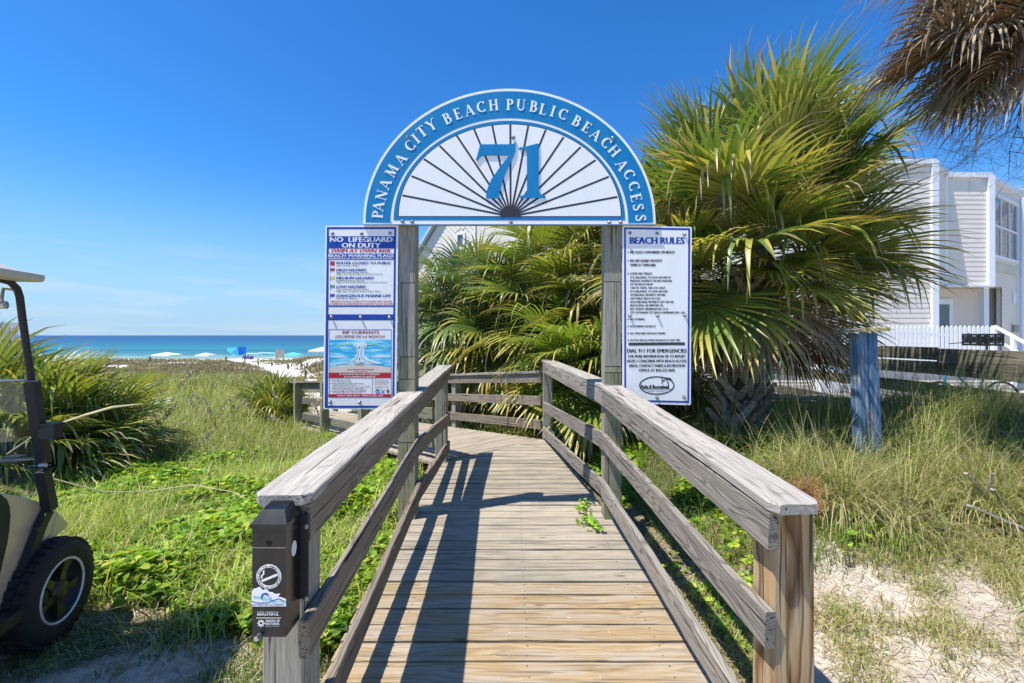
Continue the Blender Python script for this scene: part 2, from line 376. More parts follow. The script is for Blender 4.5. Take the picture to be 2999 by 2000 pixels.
def ground(x, y):
    x = np.asarray(x, float); y = np.asarray(y, float)
    zl = np.interp(y, [-8, 3.5, 6, 8, 14, 20, 28, 40, 49, 57, 66, 80, 95, 140], [0, -.02, -.14, -.3, -.48, -.52, -.62, -.85, -1.0, -2.0, -2.4, -2.62, -3.15, -5])
    zr = np.interp(y, [-8, 2, 3.0, 4.4, 6, 8, 18, 36, 49, 57, 66, 80, 95, 140], [.0, .0, .03, .24, .34, .2, .2, .0, -.4, -1.9, -2.4, -2.62, -3.15, -5])
    wx = sstep(1.0, 2.8, x)
    z = zl * (1 - wx) + zr * wx
    z = z + .02 * fbm(x, y, 2.1, 3) + .09 * fbm(x, y, .33, 3) * sstep(5, 14, y) * (1 - wx)
    z = z + .55 * sstep(26, 40, y) * (1 - sstep(50, 58, y)) * np.exp(-((x + 14.5) / 4.5) ** 2) * sstep(1.0, 2.5, dist_path(x, y))
    z = z + .22 * fbm(x, y, .21, 3) * sstep(22, 30, y) * (1 - sstep(50, 58, y))
    z = z - .18 * (1 - sstep(.6, 2.2, dist_path(x, y))) * sstep(12, 20, y) * (1 - sstep(50, 56, y))
    z = z + .42 * np.exp(-((x - 5.3) / 1.35) ** 2 - ((y - 5.3) / 1.25) ** 2)
    # under the walk
    w1 = (1 - sstep(.9, 1.25, np.abs(x))) * sstep(1.2, 2.0, y) * (1 - sstep(6.6, 7.6, y))
    z = z - .10 * w1
    t, s = s2t(x, y)
    w2 = (1 - sstep(.9, 2.0, np.abs(s))) * sstep(-1.0, .5, t) * (1 - sstep(10.5, 13, t))
    z = np.where(w2 > 0, z * (1 - w2) + np.minimum(z, deck2_z(t) - .16) * w2, z)
    return z

def sandmask(x, y):
    """1 = bare sand"""
    p = 1 - sstep(.7, 1.5, dist_path(x, y) + .25 * fbm(x, y, 1.1, 3))
    rgt = sstep(1.15, 1.5, x + .1 * fbm(x, y, 3, 2)) * (1 - sstep(3.0, 3.8, y + .35 * fbm(x, y, 1.3, 3)))
    lft = (1 - sstep(2.25, 2.75, y + .25 * fbm(x, y, 2.0, 3))) * (1 - sstep(-.2, .2, x))
    beach = sstep(52, 56, y + 2 * fbm(x, y, .5, 2))
    dune = sstep(26, 31, y) * sstep(-.05, .25, fbm(x, y, .55, 4)) * (x < -10)
    m = np.maximum.reduce([p, rgt, lft, beach, dune * .9])
    return np.clip(m, 0, 1)

def grid_axis(stops):
    out_ = []
    for (a, b, st) in stops: out_.append(np.arange(a, b, st))
    return np.concatenate(out_)
gx = grid_axis([(-400, -60, 20), (-60, -16, 1.4), (-16, -5, .3), (-5, 7, .12), (7, 30, .8), (30, 60, 3), (60, 401, 20)])
gy = grid_axis([(-30, 0, 3), (0, 9, .12), (9, 24, .35), (24, 60, .7), (60, 100, 2.5), (100, 141, 10)])
X, Y = np.meshgrid(gx, gy); Z = ground(X, Y)
near = (Y < 8) & (Y > .5)
hx = rng.normal(0, 1, X.shape)
Z = Z + near * hx * .006
V = np.stack([X, Y, Z], -1).reshape(-1, 3)
nx, ny = len(gx), len(gy)
I = np.arange(nx * ny).reshape(ny, nx)
Q = np.stack([I[:-1, :-1], I[:-1, 1:], I[1:, 1:], I[1:, :-1]], -1).reshape(-1, 4)
def np_mesh(name, V, Q, col=None, smooth=False):
    me = bpy.data.meshes.new(name); V = np.ascontiguousarray(V, np.float32); k = Q.shape[1]
    me.vertices.add(len(V)); me.vertices.foreach_set('co', V.ravel())
    me.loops.add(Q.size); me.loops.foreach_set('vertex_index', np.ascontiguousarray(Q, np.int32).ravel())
    me.polygons.add(len(Q)); me.polygons.foreach_set('loop_start', np.arange(0, Q.size, k, dtype=np.int32)); me.polygons.foreach_set('loop_total', np.full(len(Q), k, np.int32))
    me.update(calc_edges=True)
    if smooth: me.polygons.foreach_set('use_smooth', np.ones(len(Q), bool))
    if col is not None:
        ca = me.color_attributes.new('Col', 'FLOAT_COLOR', 'POINT')
        c4 = np.ones((len(V), 4), np.float32); c4[:, :3] = col; ca.data.foreach_set('color', c4.ravel())
    return me
sm = sandmask(X, Y).reshape(-1)
gcol = np.stack([sm, sm, sm], -1)
gme = np_mesh('ground', V, Q, gcol, True)
q = N('sand_and_soil')
a = q.n('ShaderNodeAttribute', attribute_name='Col'); tc_ = q.n('ShaderNodeTexCoord')
n1 = q.n('ShaderNodeTexNoise', i_Scale=2.3, i_Detail=8.0, i_Roughness=.65); n2 = q.n('ShaderNodeTexNoise', i_Scale=38.0, i_Detail=6.0, i_Roughness=.7); n3 = q.n('ShaderNodeTexNoise', i_Scale=160.0, i_Detail=3.0)
for n_ in (n1, n2, n3): q.l(tc_.outputs['Object'], n_.inputs[0])
sand = q.ramp(n1.outputs[0], [(.3, (.42, .36, .28)), (.6, (.56, .50, .41)), (.8, (.66, .60, .51))])
sand = q.mixc(.7, sand, q.ramp(n2.outputs[0], [(.33, (.55, .52, .47)), (.52, (1, 1, 1))]), 'MULTIPLY')
sand = q.mixc(q.ramp(n3.outputs[0], [(.64, (0, 0, 0)), (.72, (.6,) * 3)]), sand, (.30, .23, .16))
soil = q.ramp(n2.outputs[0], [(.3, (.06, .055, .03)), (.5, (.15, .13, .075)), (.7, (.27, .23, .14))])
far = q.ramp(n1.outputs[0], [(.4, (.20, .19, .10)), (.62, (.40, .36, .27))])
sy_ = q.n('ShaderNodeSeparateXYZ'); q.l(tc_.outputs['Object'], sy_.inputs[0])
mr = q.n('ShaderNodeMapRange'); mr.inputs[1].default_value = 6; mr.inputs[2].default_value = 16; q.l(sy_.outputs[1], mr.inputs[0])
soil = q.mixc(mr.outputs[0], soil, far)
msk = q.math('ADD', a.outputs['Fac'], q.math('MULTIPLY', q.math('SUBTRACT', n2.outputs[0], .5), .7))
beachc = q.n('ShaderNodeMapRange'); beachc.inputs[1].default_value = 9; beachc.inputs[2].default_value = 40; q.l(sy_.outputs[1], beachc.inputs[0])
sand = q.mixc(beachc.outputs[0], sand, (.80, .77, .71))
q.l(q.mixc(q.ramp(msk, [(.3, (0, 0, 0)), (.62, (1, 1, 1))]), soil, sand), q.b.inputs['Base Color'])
q.b.inputs['Roughness'].default_value = .95; q.b.inputs['Specular IOR Level'].default_value = .15
hh = q.math('ADD', n2.outputs[0], q.math('MULTIPLY', n3.outputs[0], .35))
bp = q.n('ShaderNodeBump', i_Strength=.4, i_Distance=.012); q.l(hh, bp.inputs['Height']); q.l(bp.outputs[0], q.b.inputs['Normal'])
M['ground'] = q.m
g = link('ground', gme, M['ground']); tag(g, 'pale sandy ground with dune hollows running down to the beach', kind='structure')

# sea
q = N('sea_water'); tc_ = q.n('ShaderNodeTexCoord'); sx_ = q.n('ShaderNodeSeparateXYZ'); q.l(tc_.outputs['Object'], sx_.inputs[0])
wn = q.n('ShaderNodeTexNoise', i_Scale=1.0, i_Detail=4.0); mw = q.n('ShaderNodeMapping'); mw.inputs['Scale'].default_value = (.010, .035, .03); q.l(tc_.outputs['Object'], mw.inputs[0]); q.l(mw.outputs[0], wn.inputs[0])
yy = q.math('ADD', sx_.outputs[1], q.math('MULTIPLY', q.math('SUBTRACT', wn.outputs[0], .5), 60.0))
inv = q.math('DIVIDE', 90.0, q.math('MAXIMUM', yy, 85.0))   # 1 at shore, 0 far out
col_ = q.ramp(inv, [(0, (.006, .042, .12)), (.13, (.006, .055, .14)), (.26, (.006, .085, .17)), (.42, (.012, .13, .17)), (.54, (.018, .18, .19)), (.64, (.014, .12, .17)), (.74, (.03, .16, .18)), (.86, (.10, .27, .21)), (1, (.26, .33, .22))])
fo = q.n('ShaderNodeTexNoise', i_Scale=1.0, i_Detail=5.0); mf = q.n('ShaderNodeMapping'); mf.inputs['Scale'].default_value = (.07, .5, .3); q.l(tc_.outputs['Object'], mf.inputs[0]); q.l(mf.outputs[0], fo.inputs[0])
fb_ = q.n('ShaderNodeMapRange'); fb_.inputs[1].default_value = 128; fb_.inputs[2].default_value = 108; q.l(sx_.outputs[1], fb_.inputs[0])
foam = q.math('MULTIPLY', q.ramp(fo.outputs[0], [(.60, (0, 0, 0)), (.66, (1, 1, 1))]), fb_.outputs[0])
q.l(q.mixc(foam, col_, (.75, .78, .78)), q.b.inputs['Base Color'])
q.b.inputs['Roughness'].default_value = .35; q.b.inputs['Specular IOR Level'].default_value = .22
rp = q.n('ShaderNodeTexNoise', i_Scale=1.0, i_Detail=6.0, i_Roughness=.6); mr_ = q.n('ShaderNodeMapping'); mr_.inputs['Scale'].default_value = (.12, .6, .5); q.l(tc_.outputs['Object'], mr_.inputs[0]); q.l(mr_.outputs[0], rp.inputs[0])
bp = q.n('ShaderNodeBump', i_Strength=.5, i_Distance=.6); q.l(rp.outputs[0], bp.inputs['Height']); q.l(bp.outputs[0], q.b.inputs['Normal']); M['sea'] = q.m
sv = np.array([(-40000, 86, -3.0), (40000, 86, -3.0), (40000, 45000, -3.0), (-40000, 45000, -3.0)]); se = link('sea', np_mesh('sea', sv, np.array([[0, 1, 2, 3]])), M['sea']); tag(se, 'blue green gulf water banded turquoise near the shore', kind='structure')

# ------------------------------------------------------------------ boardwalk
bw = empty('boardwalk', (0, 3.5, 0), 'weathered grey plank ramp running through the gate towards the beach', 'boardwalk')
def edgeL(y): return np.interp(y, [1.0, 1.65, 4.0, 5.75], [-.79, -.79, -.845, -.90])
def edgeR(y): return np.interp(y, [1.0, 1.65, 4.0, 6.75], [.99, .965, .815, .47])
# joint line from right corner to left post
JR = Vector((.50, 6.80)); JL = Vector((-.93, 5.62))
def joint_x(y):  # x at which joint line has this y
    return JL.x + (y - JL.y) / (JR.y - JL.y) * (JR.x - JL.x)
p = .1432; y = 2.18 - 7 * p; i = -7
while y < 6.80:
    yc = y + p / 2
    xl = float(edgeL(yc)) - .12; xr = float(edgeR(yc)) + .13
    if yc > 4.0: xr -= .04
    cut0 = 0
    if yc > JL.y:
        xl = joint_x(yc); cut0 = 1.2
    if xr - xl > .12:
        z = deck_z(yc)
        mat = M['plank_tan'] if i < 6 else M['plank_grey']
        wob = random.uniform(-.004, .004)
        o = board('plank', (xl + random.uniform(-.008, .008) * (cut0 == 0), yc + wob, z + random.uniform(-.0015, .0015)), (xr + random.uniform(-.012, .012), yc + wob + random.uniform(-.003, .003), z + random.uniform(-.0015, .0015)), p - random.uniform(.007, .013), .036, mat, bw, seg=12, jit=.0022, ch=.003, cut0=cut0)
    y += p; i += 1
nb = MB()
for k in range(int((6.0 - 1.3) / p)):
    yy0 = 2.18 - 6 * p + p * (k + .5)
    for xx in (-.70, .02, .74):
        for dy in (-.038, .036):
            xq = xx * (1 - .045 * (yy0 - 2)) + .06 + random.uniform(-.006, .006); zq = deck_z(yy0 + dy) + .0022
            nb.add([(xq + .0042 * math.cos(R(60 * j)), yy0 + dy + .0042 * math.sin(R(60 * j)), zq) for j in range(6)], [tuple(range(6))])
o = nb.build('nail_heads', flat('rusty_nail', (.05, .035, .025), .7), bw); o['kind'] = 'stuff'
# second section planks, perpendicular to S2D
perp = Vector((S2D[1], -S2D[0]))
S2A_v = Vector(S2A)
def s2p(t, s, dz=0): # point at along t, side s (+ = right/back side)
    c = S2A_v + Vector(S2D) * t + perp * s
    return Vector((c.x, c.y, deck2_z(max(t, 0)) + dz))
# lateral positions: right/back rail through JR, left rail through JL
def st(v): t, s = s2t(v[0], v[1]); return float(t), float(s)
tR, sR = st(JR); tL, sL = st(JL)
t = min(tR, tL) + .05
while t < 10.6:
    a_s, b_s = sL - .05, sR + .02
    # clip by the joint line for the first boards
    tt = t + p / 2
    if tt < max(tR, tL) + .01:
        f_ = (tt - tL) / (tR - tL); sj = sL + f_ * (sR - sL)
        if tR > tL: b_s = sj
        else: a_s = sj
    if b_s - a_s > .1:
        A = s2p(tt, a_s, random.uniform(-.001, .001) + .002); B = s2p(tt, b_s, random.uniform(-.001, .001) + .002)
        board('plank', A, B, p - .007, .036, M['plank_grey'], bw, seg=4, jit=.001, ch=.003)
    t += p
for xx in (-.72, 0, .72):
    board('joist', (xx, 1.2, deck_z(1.2) - .039), (xx * .75, 6.3, deck_z(6.3) - .039), .038, .14, M['dark_board'], bw, seg=3)
for ss in (sL + .02, (sL + sR) / 2, sR - .05):
    board('joist', s2p(.6, ss, -.039), s2p(10.3, ss, -.039), .038, .14, M['dark_board'], bw, seg=3)

# ------------------------------------------------------------------ railings
def railing_run(parent, pts, rows, side, capw, mat_cap, mat_board, mat_post=None):
    pass
# --- right railing
rr = empty('railing', (1.0, 1.7, 0), 'right handrail of the ramp with a brown new front post', 'railing')
caps = [Vector((1.008, 1.60, 1.108)), Vector((.872, 3.98, 1.262)), Vector((.535, 6.80, 1.333))]
bd = [Vector((.918, 1.63, 0)), Vector((.785, 3.98, 0)), Vector((.452, 6.74, 0))]      # inner plane of the boards
def seg_boards(parent, a, b, za, zb, mat, inner_sign, th=.038, W=.14, seg=12, out=.019, jit=.003):
    """vertical board standing on edge from a to b (plan), top at za/zb"""
    d = Vector((b.x - a.x, b.y - a.y, 0)).normalized(); nrm = Vector((-d.y, d.x, 0)) * inner_sign
    A = Vector((a.x, a.y, za - W / 2)) - nrm * 0; B = Vector((b.x, b.y, zb - W / 2))
    return board('rail', A, B, W, th, mat, parent, up=nrm, seg=seg, jit=jit, ch=.005)
# top boards just under the cap
seg_boards(rr, bd[0], bd[1], 1.067, 1.221, M['rail_grey'], 1); seg_boards(rr, bd[1] + Vector((0, .003, 0)), bd[2], 1.221, 1.292, M['rail_grey'], 1)
board('cap_rail', caps[0], caps[1], .185, .038, M['cap_grey'], rr, seg=14, jit=.004, ch=.005, clip0=.035)
board('cap_rail', caps[1] + Vector((-.0, .004, .001)), caps[2], .175, .038, M['cap_grey'], rr, seg=10, jit=.003, ch=.005, cut1=.5)
# mid and low boards (tops measured in the photograph)
def ztop(v, Y): return CZ - (v - CV) * Y / F
md = [Vector((bd[0].x + .005, 1.66, 0)), bd[1], bd[2]]
seg_boards(rr, md[0], md[1], ztop(1790, 1.66) , .845, M['rail_grey'], 1); seg_boards(rr, bd[1] + Vector((.001, .003, 0)), bd[2], .845, ztop(1176, 6.74), M['rail_grey'], 1)
lw0 = Vector((bd[0].x + .01, 1.45, 0))
seg_boards(rr, lw0, bd[1], .24, .425, M['rail_grey'], 1); seg_boards(rr, bd[1] + Vector((.002, .003, 0)), bd[2], .425, ztop(1250, 6.74), M['rail_grey'], 1)
o = post('post', (1.042, 1.755), .152, -.4, 1.066, M['post_new'], rr); o['label'] = 'new brown square post with green preservative marks'
post('post', (.535, 6.86), .14, -.4, 1.29, M['post_grey'], rr)
board('stub_rail', (.44, 6.745, 1.14), (.47, 6.80, 1.14), .14, .06, M['rail_grey'], rr, up=(.7, .7, 0), seg=2) if False else None

# --- left railing
rl = empty('railing', (-.84, 1.7, 0), 'left handrail of the ramp, with the black cigarette bin on its front post', 'railing')
lc = [Vector((-.812, 1.60, 1.138)), Vector((-.885, 3.98, 1.205)), Vector((-.865, 5.86, 1.318))]
lb = [Vector((-.726, 1.64, 0)), Vector((-.80, 3.98, 0)), Vector((-.795, 5.84, 0))]
board('cap_rail', lc[0], lc[1], .205, .038, M['cap_grey'], rl, seg=14, jit=.004, ch=.005, clip0=.035)
board('cap_rail', lc[1] + Vector((0, .004, .001)), lc[2], .19, .038, M['cap_grey'], rl, seg=8, jit=.003, ch=.005, cut1=-.3)
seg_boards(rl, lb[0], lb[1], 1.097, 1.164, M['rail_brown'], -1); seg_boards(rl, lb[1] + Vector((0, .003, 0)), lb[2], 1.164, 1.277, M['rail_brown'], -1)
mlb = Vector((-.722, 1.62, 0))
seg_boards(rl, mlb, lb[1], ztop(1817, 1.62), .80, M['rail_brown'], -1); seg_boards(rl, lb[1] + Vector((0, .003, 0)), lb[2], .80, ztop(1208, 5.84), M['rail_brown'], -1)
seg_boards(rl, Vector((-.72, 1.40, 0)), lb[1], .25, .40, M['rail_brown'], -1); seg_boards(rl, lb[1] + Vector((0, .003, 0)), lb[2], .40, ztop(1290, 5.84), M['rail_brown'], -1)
post('post', (-.841, 1.745), .15, -.4, 1.096, M['post_grey'], rl)
post('post', (-.885, 5.72), .14, -.4, 1.275, M['post_grey'], rl)

# --- back railing of second section (right side)
rb = empty('railing', (.5, 6.9, 0), 'far handrail closing the bend of the ramp in front of the palms', 'railing')
def s2rail(parent, s, t0, t1, n, mats, capz=1.04, off=0, posts=True, first=True, p_out=1):
    ts = [t0 + (t1 - t0) * k / n for k in range(n + 1)]
    for k in range(n):
        a_, b_ = ts[k], ts[k + 1] - .004
        for zt, in ((1.0,), (.66,), (.30,)):
            A = s2p(a_, s, zt - .07); B = s2p(b_, s, zt - .07)
            A.z += off; B.z += off
            board('rail', A, B, .14, .038, mats[0], parent, up=tuple(perp.to_3d() * p_out), seg=5, jit=.002)
        A = s2p(a_, s + p_out * -.06, capz); B = s2p(b_, s + p_out * -.06, capz); A.z += off; B.z += off
        board('cap_rail', A, B, .185, .038, mats[1], parent, seg=5, jit=.002)
    for k in range(0 if first else 1, n + 1):
        c = s2p(ts[k] + (.075 if k < n else -.075), s - p_out * (.038 + .07)); zz = c.z
        post('post', (c.x, c.y), .14, zz - .7, zz + .999 + off, mats[2], parent, rz=math.atan2(S2D[1], S2D[0]))
s2rail(rb, sR - .06, tR + .05, tR + .05 + 9.8, 4, (M['rail_brown'], M['rail_grey'], M['post_grey']), p_out=-1, first=False)
rf = empty('railing', (-1.0, 5.9, 0), 'handrail along the seaward left side of the far ramp', 'railing')
s2rail(rf, sL + .04, tL + .12, tL + .12 + 10.2, 5, (M['dark_board'], M['rail_brown'], M['post_green']), p_out=1, first=False)

# ------------------------------------------------------------------ gate posts
def gate_post(u0, u1, label, notches, fill):
    x0 = (u0 - CU) * 4.0 / F; x1 = (u1 - CU) * 4.0 / F; c = ((x0 + x1) / 2, 4.0 + .078)
    g_ = empty('gate_post', (c[0], c[1], 0), label, 'post')
    g0 = []
    zs = [2.72] + [CZ - (v - CV) * 4.0 / F for v in notches] + [-.3]
    # core post set back, front blocks between the saw cuts
    post('core', (c[0], c[1] + .012), x1 - x0, -.4, 2.75, M['post_grey'], g_, d=.13)
    mats = [M['post_grey'], M['post_grey'], M['post_green'], M['post_green'], M['post_green']]
    for k in range(len(zs) - 1):
        z1, z0 = zs[k] - .004, zs[k + 1] + .004
        post('block', (c[0], 4.0 + .0125), x1 - x0 - .002, z0, z1, mats[min(k, 4)], g_, d=.025, ch=.002)
    return g_, c, x1 - x0
gl_, cL, wL = gate_post(1165.3, 1216, 'left square gate post beside the lifeguard warning sign', [828.5, 1045, 1110, 1296], 0)
gr_, cR, wR = gate_post(1770.7, 1821, 'right square gate post beside the beach rules sign', [825, 1073.5, 1091.5, 1150], 0)
def bolt(parent, x, y, z, r=.009, l=.012, d=(0, -1, 0)):
    mb = MB(); mb.lathe([(r * 1.5, 0), (r * 1.5, .002), (r, .003), (r, l * .8), (r * .6, l), (0.0005, l)], (x, y, z), d, 10)
    return mb.build('bolt', M['steel'], parent, smooth=False)
bolt(gl_, (1187 - CU) * 4 / F, 3.985, CZ - (1335 - CV) * 4 / F, .014); bolt(gl_, (1187 - CU) * 4 / F, 3.985, CZ - (1475 - CV) * 4 / F, .012)

# ------------------------------------------------------------------ signs
_H = {}
def text_mesh(body, shear=0, offset=0.0, res=2):
    cu = bpy.data.curves.new('t', 'FONT'); cu.body = body; cu.shear = shear; cu.offset = offset; cu.resolution_u = res; cu.size = 1
    cu.fill_mode = 'BOTH'
    ob = bpy.data.objects.new('t', cu); COL.objects.link(ob)
    dg = bpy.context.evaluated_depsgraph_get(); dg.update()
    me = bpy.data.meshes.new_from_object(ob.evaluated_get(dg)); bpy.data.objects.remove(ob); bpy.data.curves.remove(cu)
    me.materials.clear()
    return me
_c = text_mesh('H'); CAPH = max(v.co.y for v in _c.vertices)
def text_line(parent, body, P, x0, x1, yb, cap, mat, shear=0, offset=0.0, name='text_line', dy=0.0):
    """P maps photograph-crop coordinates to a world point on the sign face; width fitted to x0..x1, baseline yb, capital height cap (crop px)"""
    bold = offset * 1.5; me = text_mesh(body, shear, 0.0); n = len(me.vertices)
    if n == 0: return None
    co = np.empty(n * 3); me.vertices.foreach_get('co', co); co = co.reshape(-1, 3)
    mn, mx_ = co[:, 0].min(), co[:, 0].max()
    U = x0 + (co[:, 0] - mn) / (mx_ - mn) * (x1 - x0); Vv = yb - co[:, 1] / CAPH * cap
    A = np.array([P(u_, v_, dy) for u_, v_ in zip(U, Vv)])
    me.vertices.foreach_set('co', A.ravel()); me.update()
    if bold > 0:    # a heavier face: the same strokes repeated a hair to each side
        import bmesh
        bm = bmesh.new(); bm.from_mesh(me)
        for k_ in (-1, 1):
            m2 = me.copy(); sh_ = P(x0 + k_ * cap * bold, yb, 0)[0] - P(x0, yb, 0)[0]
            a2 = A.copy(); a2[:, 0] += sh_; a2[:, 1] -= .00012 * (k_ + 2); m2.vertices.foreach_set('co', a2.ravel()); bm.from_mesh(m2); bpy.data.meshes.remove(m2)
        bm.to_mesh(me); bm.free()
    return link(name, me, mat, parent)
def facing(crop_u, crop_v, sc, Yp):
    def P(zx, zy, dy=0.0):
        return ((crop_u + zx / sc - CU) * Yp / F, Yp - dy, CZ - (crop_v + zy / sc - CV) * Yp / F)
    return P
def poly(parent, name, pts, P, dy, mat, depth=None, label=None):
    """flat or raised shape; pts in crop px; front at dy in front of the face, solid back to face"""
    W = [Vector(P(x, y_, dy)) for x, y_ in pts]
    mb = MB()
    dep = depth if depth else max(dy - .0001, .0005)
    mb.prism(W, (0, dep, 0)); o_ = mb.build(name, mat, parent)
    if label: o_['label'] = label
    return o_
def rrect(x0, y0, x1, y1, r, n=5):
    pts = []
    for cx, cy, a0 in ((x1 - r, y0 + r, -90), (x1 - r, y1 - r, 0), (x0 + r, y1 - r, 90), (x0 + r, y0 + r, 180)):
        for k in range(n + 1):
            a_ = R(a0 + 90 * k / n); pts.append((cx + r * math.cos(a_), cy + r * math.sin(a_)))
    return pts
def frame_strips(parent, P, x0, y0, x1, y1, wd, dy, mat, name='border'):
    poly(parent, name, [(x0, y0), (x1, y0), (x1, y0 + wd), (x0, y0 + wd)], P, dy, mat); poly(parent, name, [(x0, y1 - wd), (x1, y1 - wd), (x1, y1), (x0, y1)], P, dy, mat)
    poly(parent, name, [(x0, y0 + wd), (x0 + wd, y0 + wd), (x0 + wd, y1 - wd), (x0, y1 - wd)], P, dy, mat); poly(parent, name, [(x1 - wd, y0 + wd), (x1, y0 + wd), (x1, y1 - wd), (x1 - wd, y1 - wd)], P, dy, mat)

# warning sign (left)
P0 = facing(900, 640, 2.703, 3.962)
def P1(x, y_, dy=0.0):   # photograph lean: the sign widens slightly to the left at the bottom
    f_ = (y_ - 57) / 1450.0
    return P0(x + (f_ * -18) * (720 - x) / 577 - f_ * 4 + (0), y_, dy)
def PL(x, y_, dy=0.0): return P0(x, y_, dy)
s1 = empty('warning_sign', P0(430, 1500), 'white and blue sign reading NO LIFEGUARD ON DUTY with rip current picture', 'sign')
def L1(x, y_): # unlean measured coordinates so text laid with PL lands where it was measured
    return x, y_
ol = [(143 + 8, 57), (712, 50), (720, 60), (703, 1500), (695, 1510), (133, 1509), (125, 1500), (143, 66)]
poly(s1, 'panel', ol, PL, 0.0, M['white'], depth=.012)
def strip(x0, y0, x1, y1, dy, mat, lean0=0, lean1=0, name='band', par=s1, P=PL): return poly(par, name, [(x0, y0), (x1, y0), (x1 + lean1, y1), (x0 + lean0, y1)], P, dy, mat)
E = .0012
strip(155, 67, 704, 84, E, M['navy'], name='border'); strip(138, 1481, 688, 1498, E, M['navy'], name='border')
strip(155, 84, 171, 1481, E, M['navy'], -17, -16 + 7, name='border'); strip(688, 84, 704, 1481, E, M['navy'], -16, -16, name='border')
strip(170, 140, 688, 237, E, M['navy']); strip(168, 277, 687, 326, E, M['navy']); strip(165, 687, 681, 699, E, M['navy']); strip(164, 758, 681, 805, E, M['navy'])
D2 = .0022; Tt = .0016
kw = dict(dy=Tt)
def t1(s_, x0, x1, yb, cap, mat, sh=0, of=.03, dy=Tt): return text_line(s1, s_, PL, x0, x1, yb, cap, mat, sh, of, dy=dy)
t1('NO  LIFEGUARD', 182, 675, 184, 36, M['white'], 0, .055, D2); t1('ON DUTY', 276, 578, 230, 36, M['white'], 0, .055, D2)
t1('SWIM AT OWN RISK', 188, 666, 268, 27, M['red'], .25, .05); t1('BEACH WARNING FLAGS', 168, 682, 304, 21, M['white'], 0, .05, D2)
t1('BANDERAS DE ADVERTENSIA EN LA PLAYA', 172, 678, 321, 12, M['white'], 0, .04, D2)
for nm, x1_, yb, fl, subs in (('WATER CLOSED TO PUBLIC', 668, 362, 'red', ['Agua Cerrada al Publico|413|376']), ('HIGH HAZARD', 466, 417, 'red', ['High Surf and/or Strong Currents|481|430', 'Peligro Alto, Resaca Alta y/o Corrientes Fuertes|595|443']),
        ('MEDIUM HAZARD', 527, 481, 'yellow', ['Moderate Surf and/or Currents|450|494', 'Peligro Medio, Resaca Moderada y/o Corrientes Fuertes|628|507']), ('LOW HAZARD', 461, 550, 'green', ['Calm Conditions, Exercise Caution|487|563', 'Peligro Bajo, Condiciones Calmas, Tenga Cuidado|578|579']),
        ('DANGEROUS MARINE LIFE', 664, 621, 'purple', ['Vida Marina Peligrosa|393|635'])):
    t1(nm, 230, x1_, yb, 21, M['navy'], .25, .045)
    for s_ in subs:
        b_, xx, yy_ = s_.split('|'); t1(b_, 230, float(xx), float(yy_), 8, M['ink'], .15, .03)
    y0 = yb - 24
    poly(s1, 'flag', [(184, y0 - 2), (200, y0 + 2), (216, y0 - 2), (216, y0 + (32 if nm[0] == 'W' else 20)), (200, y0 + (36 if nm[0] == 'W' else 24)), (186, y0 + (30 if nm[0] == 'W' else 20))], PL, Tt, M[fl])
    strip(181, y0 - 6, 184, y0 + 38, Tt, M['navy'], name='flag_staff')
t1('ABSENCE OF FLAG DOES NOT ASSURE SAFE WATER', 180, 668, 663, 14, M['red'], .2, .02); t1('LA AUSENCIA DE BANDERAS NO ASEGURA AGUAS SEGURAS', 168, 680, 682, 13, M['red'], .2, .02)
# rip current poster
q = N('poster_sea'); tc_ = q.n('ShaderNodeTexCoord'); ns_ = q.n('ShaderNodeTexNoise', i_Scale=1.0, i_Detail=4.0); mp_ = q.n('ShaderNodeMapping'); mp_.inputs['Scale'].default_value = (7, 7, 45); q.l(tc_.outputs['Object'], mp_.inputs[0]); q.l(mp_.outputs[0], ns_.inputs[0])
q.l(q.ramp(ns_.outputs[0], [(.4, (.04, .40, .72)), (.55, (.16, .62, .85)), (.68, (.55, .82, .92))]), q.b.inputs['Base Color']); q.b.inputs['Roughness'].default_value = .4; M['poster_sea'] = q.m
frame_strips(s1, PL, 172, 876, 666, 1416, 3, Tt, M['navy'])
strip(173, 957, 663, 1178, E, M['poster_sea'], -2, -1, name='picture_sea'); poly(s1, 'picture_sand', [(171, 1178), (420, 1150), (662, 1178), (662, 1219), (170, 1219)], PL, Tt, flat('poster_sand', (.70, .62, .50), .5))
neck = [(375, 985), (405, 975), (450, 975), (480, 1000), (450, 1030), (450, 1085), (480, 1110), (560, 1135), (600, 1150), (240, 1155), (330, 1130), (385, 1095), (395, 1070), (390, 1030), (362, 1005)]
poly(s1, 'picture_foam', neck, PL, Tt, flat('poster_foam', (.66, .84, .9), .5)).hide_render = False
for pts_ in ([(225, 1160), (300, 1150), (365, 1130), (400, 1100), (405, 1065), (398, 1025), (372, 1003)], [(608, 1162), (540, 1150), (470, 1130), (430, 1100), (425, 1065), (432, 1025), (458, 1003)]):
    mb = MB()
    for a_, b_ in zip(pts_[:-1], pts_[1:]):
        A = Vector(PL(*a_, D2)); B = Vector(PL(*b_, D2)); d_ = (B - A).normalized(); n_ = Vector((-d_.z, 0, d_.x)) * .0018
        mb.prism([A + n_, B + n_, B - n_, A - n_], (0, .0005, 0))
    mb.build('current_arrow', M['ink'], s1)
for (ax, ay) in ((415, 1022), (415, 1112)): poly(s1, 'arrow', [(ax - 7, ay - 2), (ax, ay - 12), (ax + 7, ay - 2), (ax + 3, ay - 2), (ax + 3, ay + 8), (ax - 3, ay + 8), (ax - 3, ay - 2)], PL, D2, M['ink'])
for pts_ in ([(215, 1010), (290, 985), (350, 992), (350, 1002), (290, 995), (225, 1018)], [(470, 992), (540, 985), (620, 1018), (645, 1042), (610, 1025), (540, 997), (470, 1002)]): poly(s1, 'picture_bank', pts_, PL, D2, flat('poster_green', (.3, .66, .5), .5))
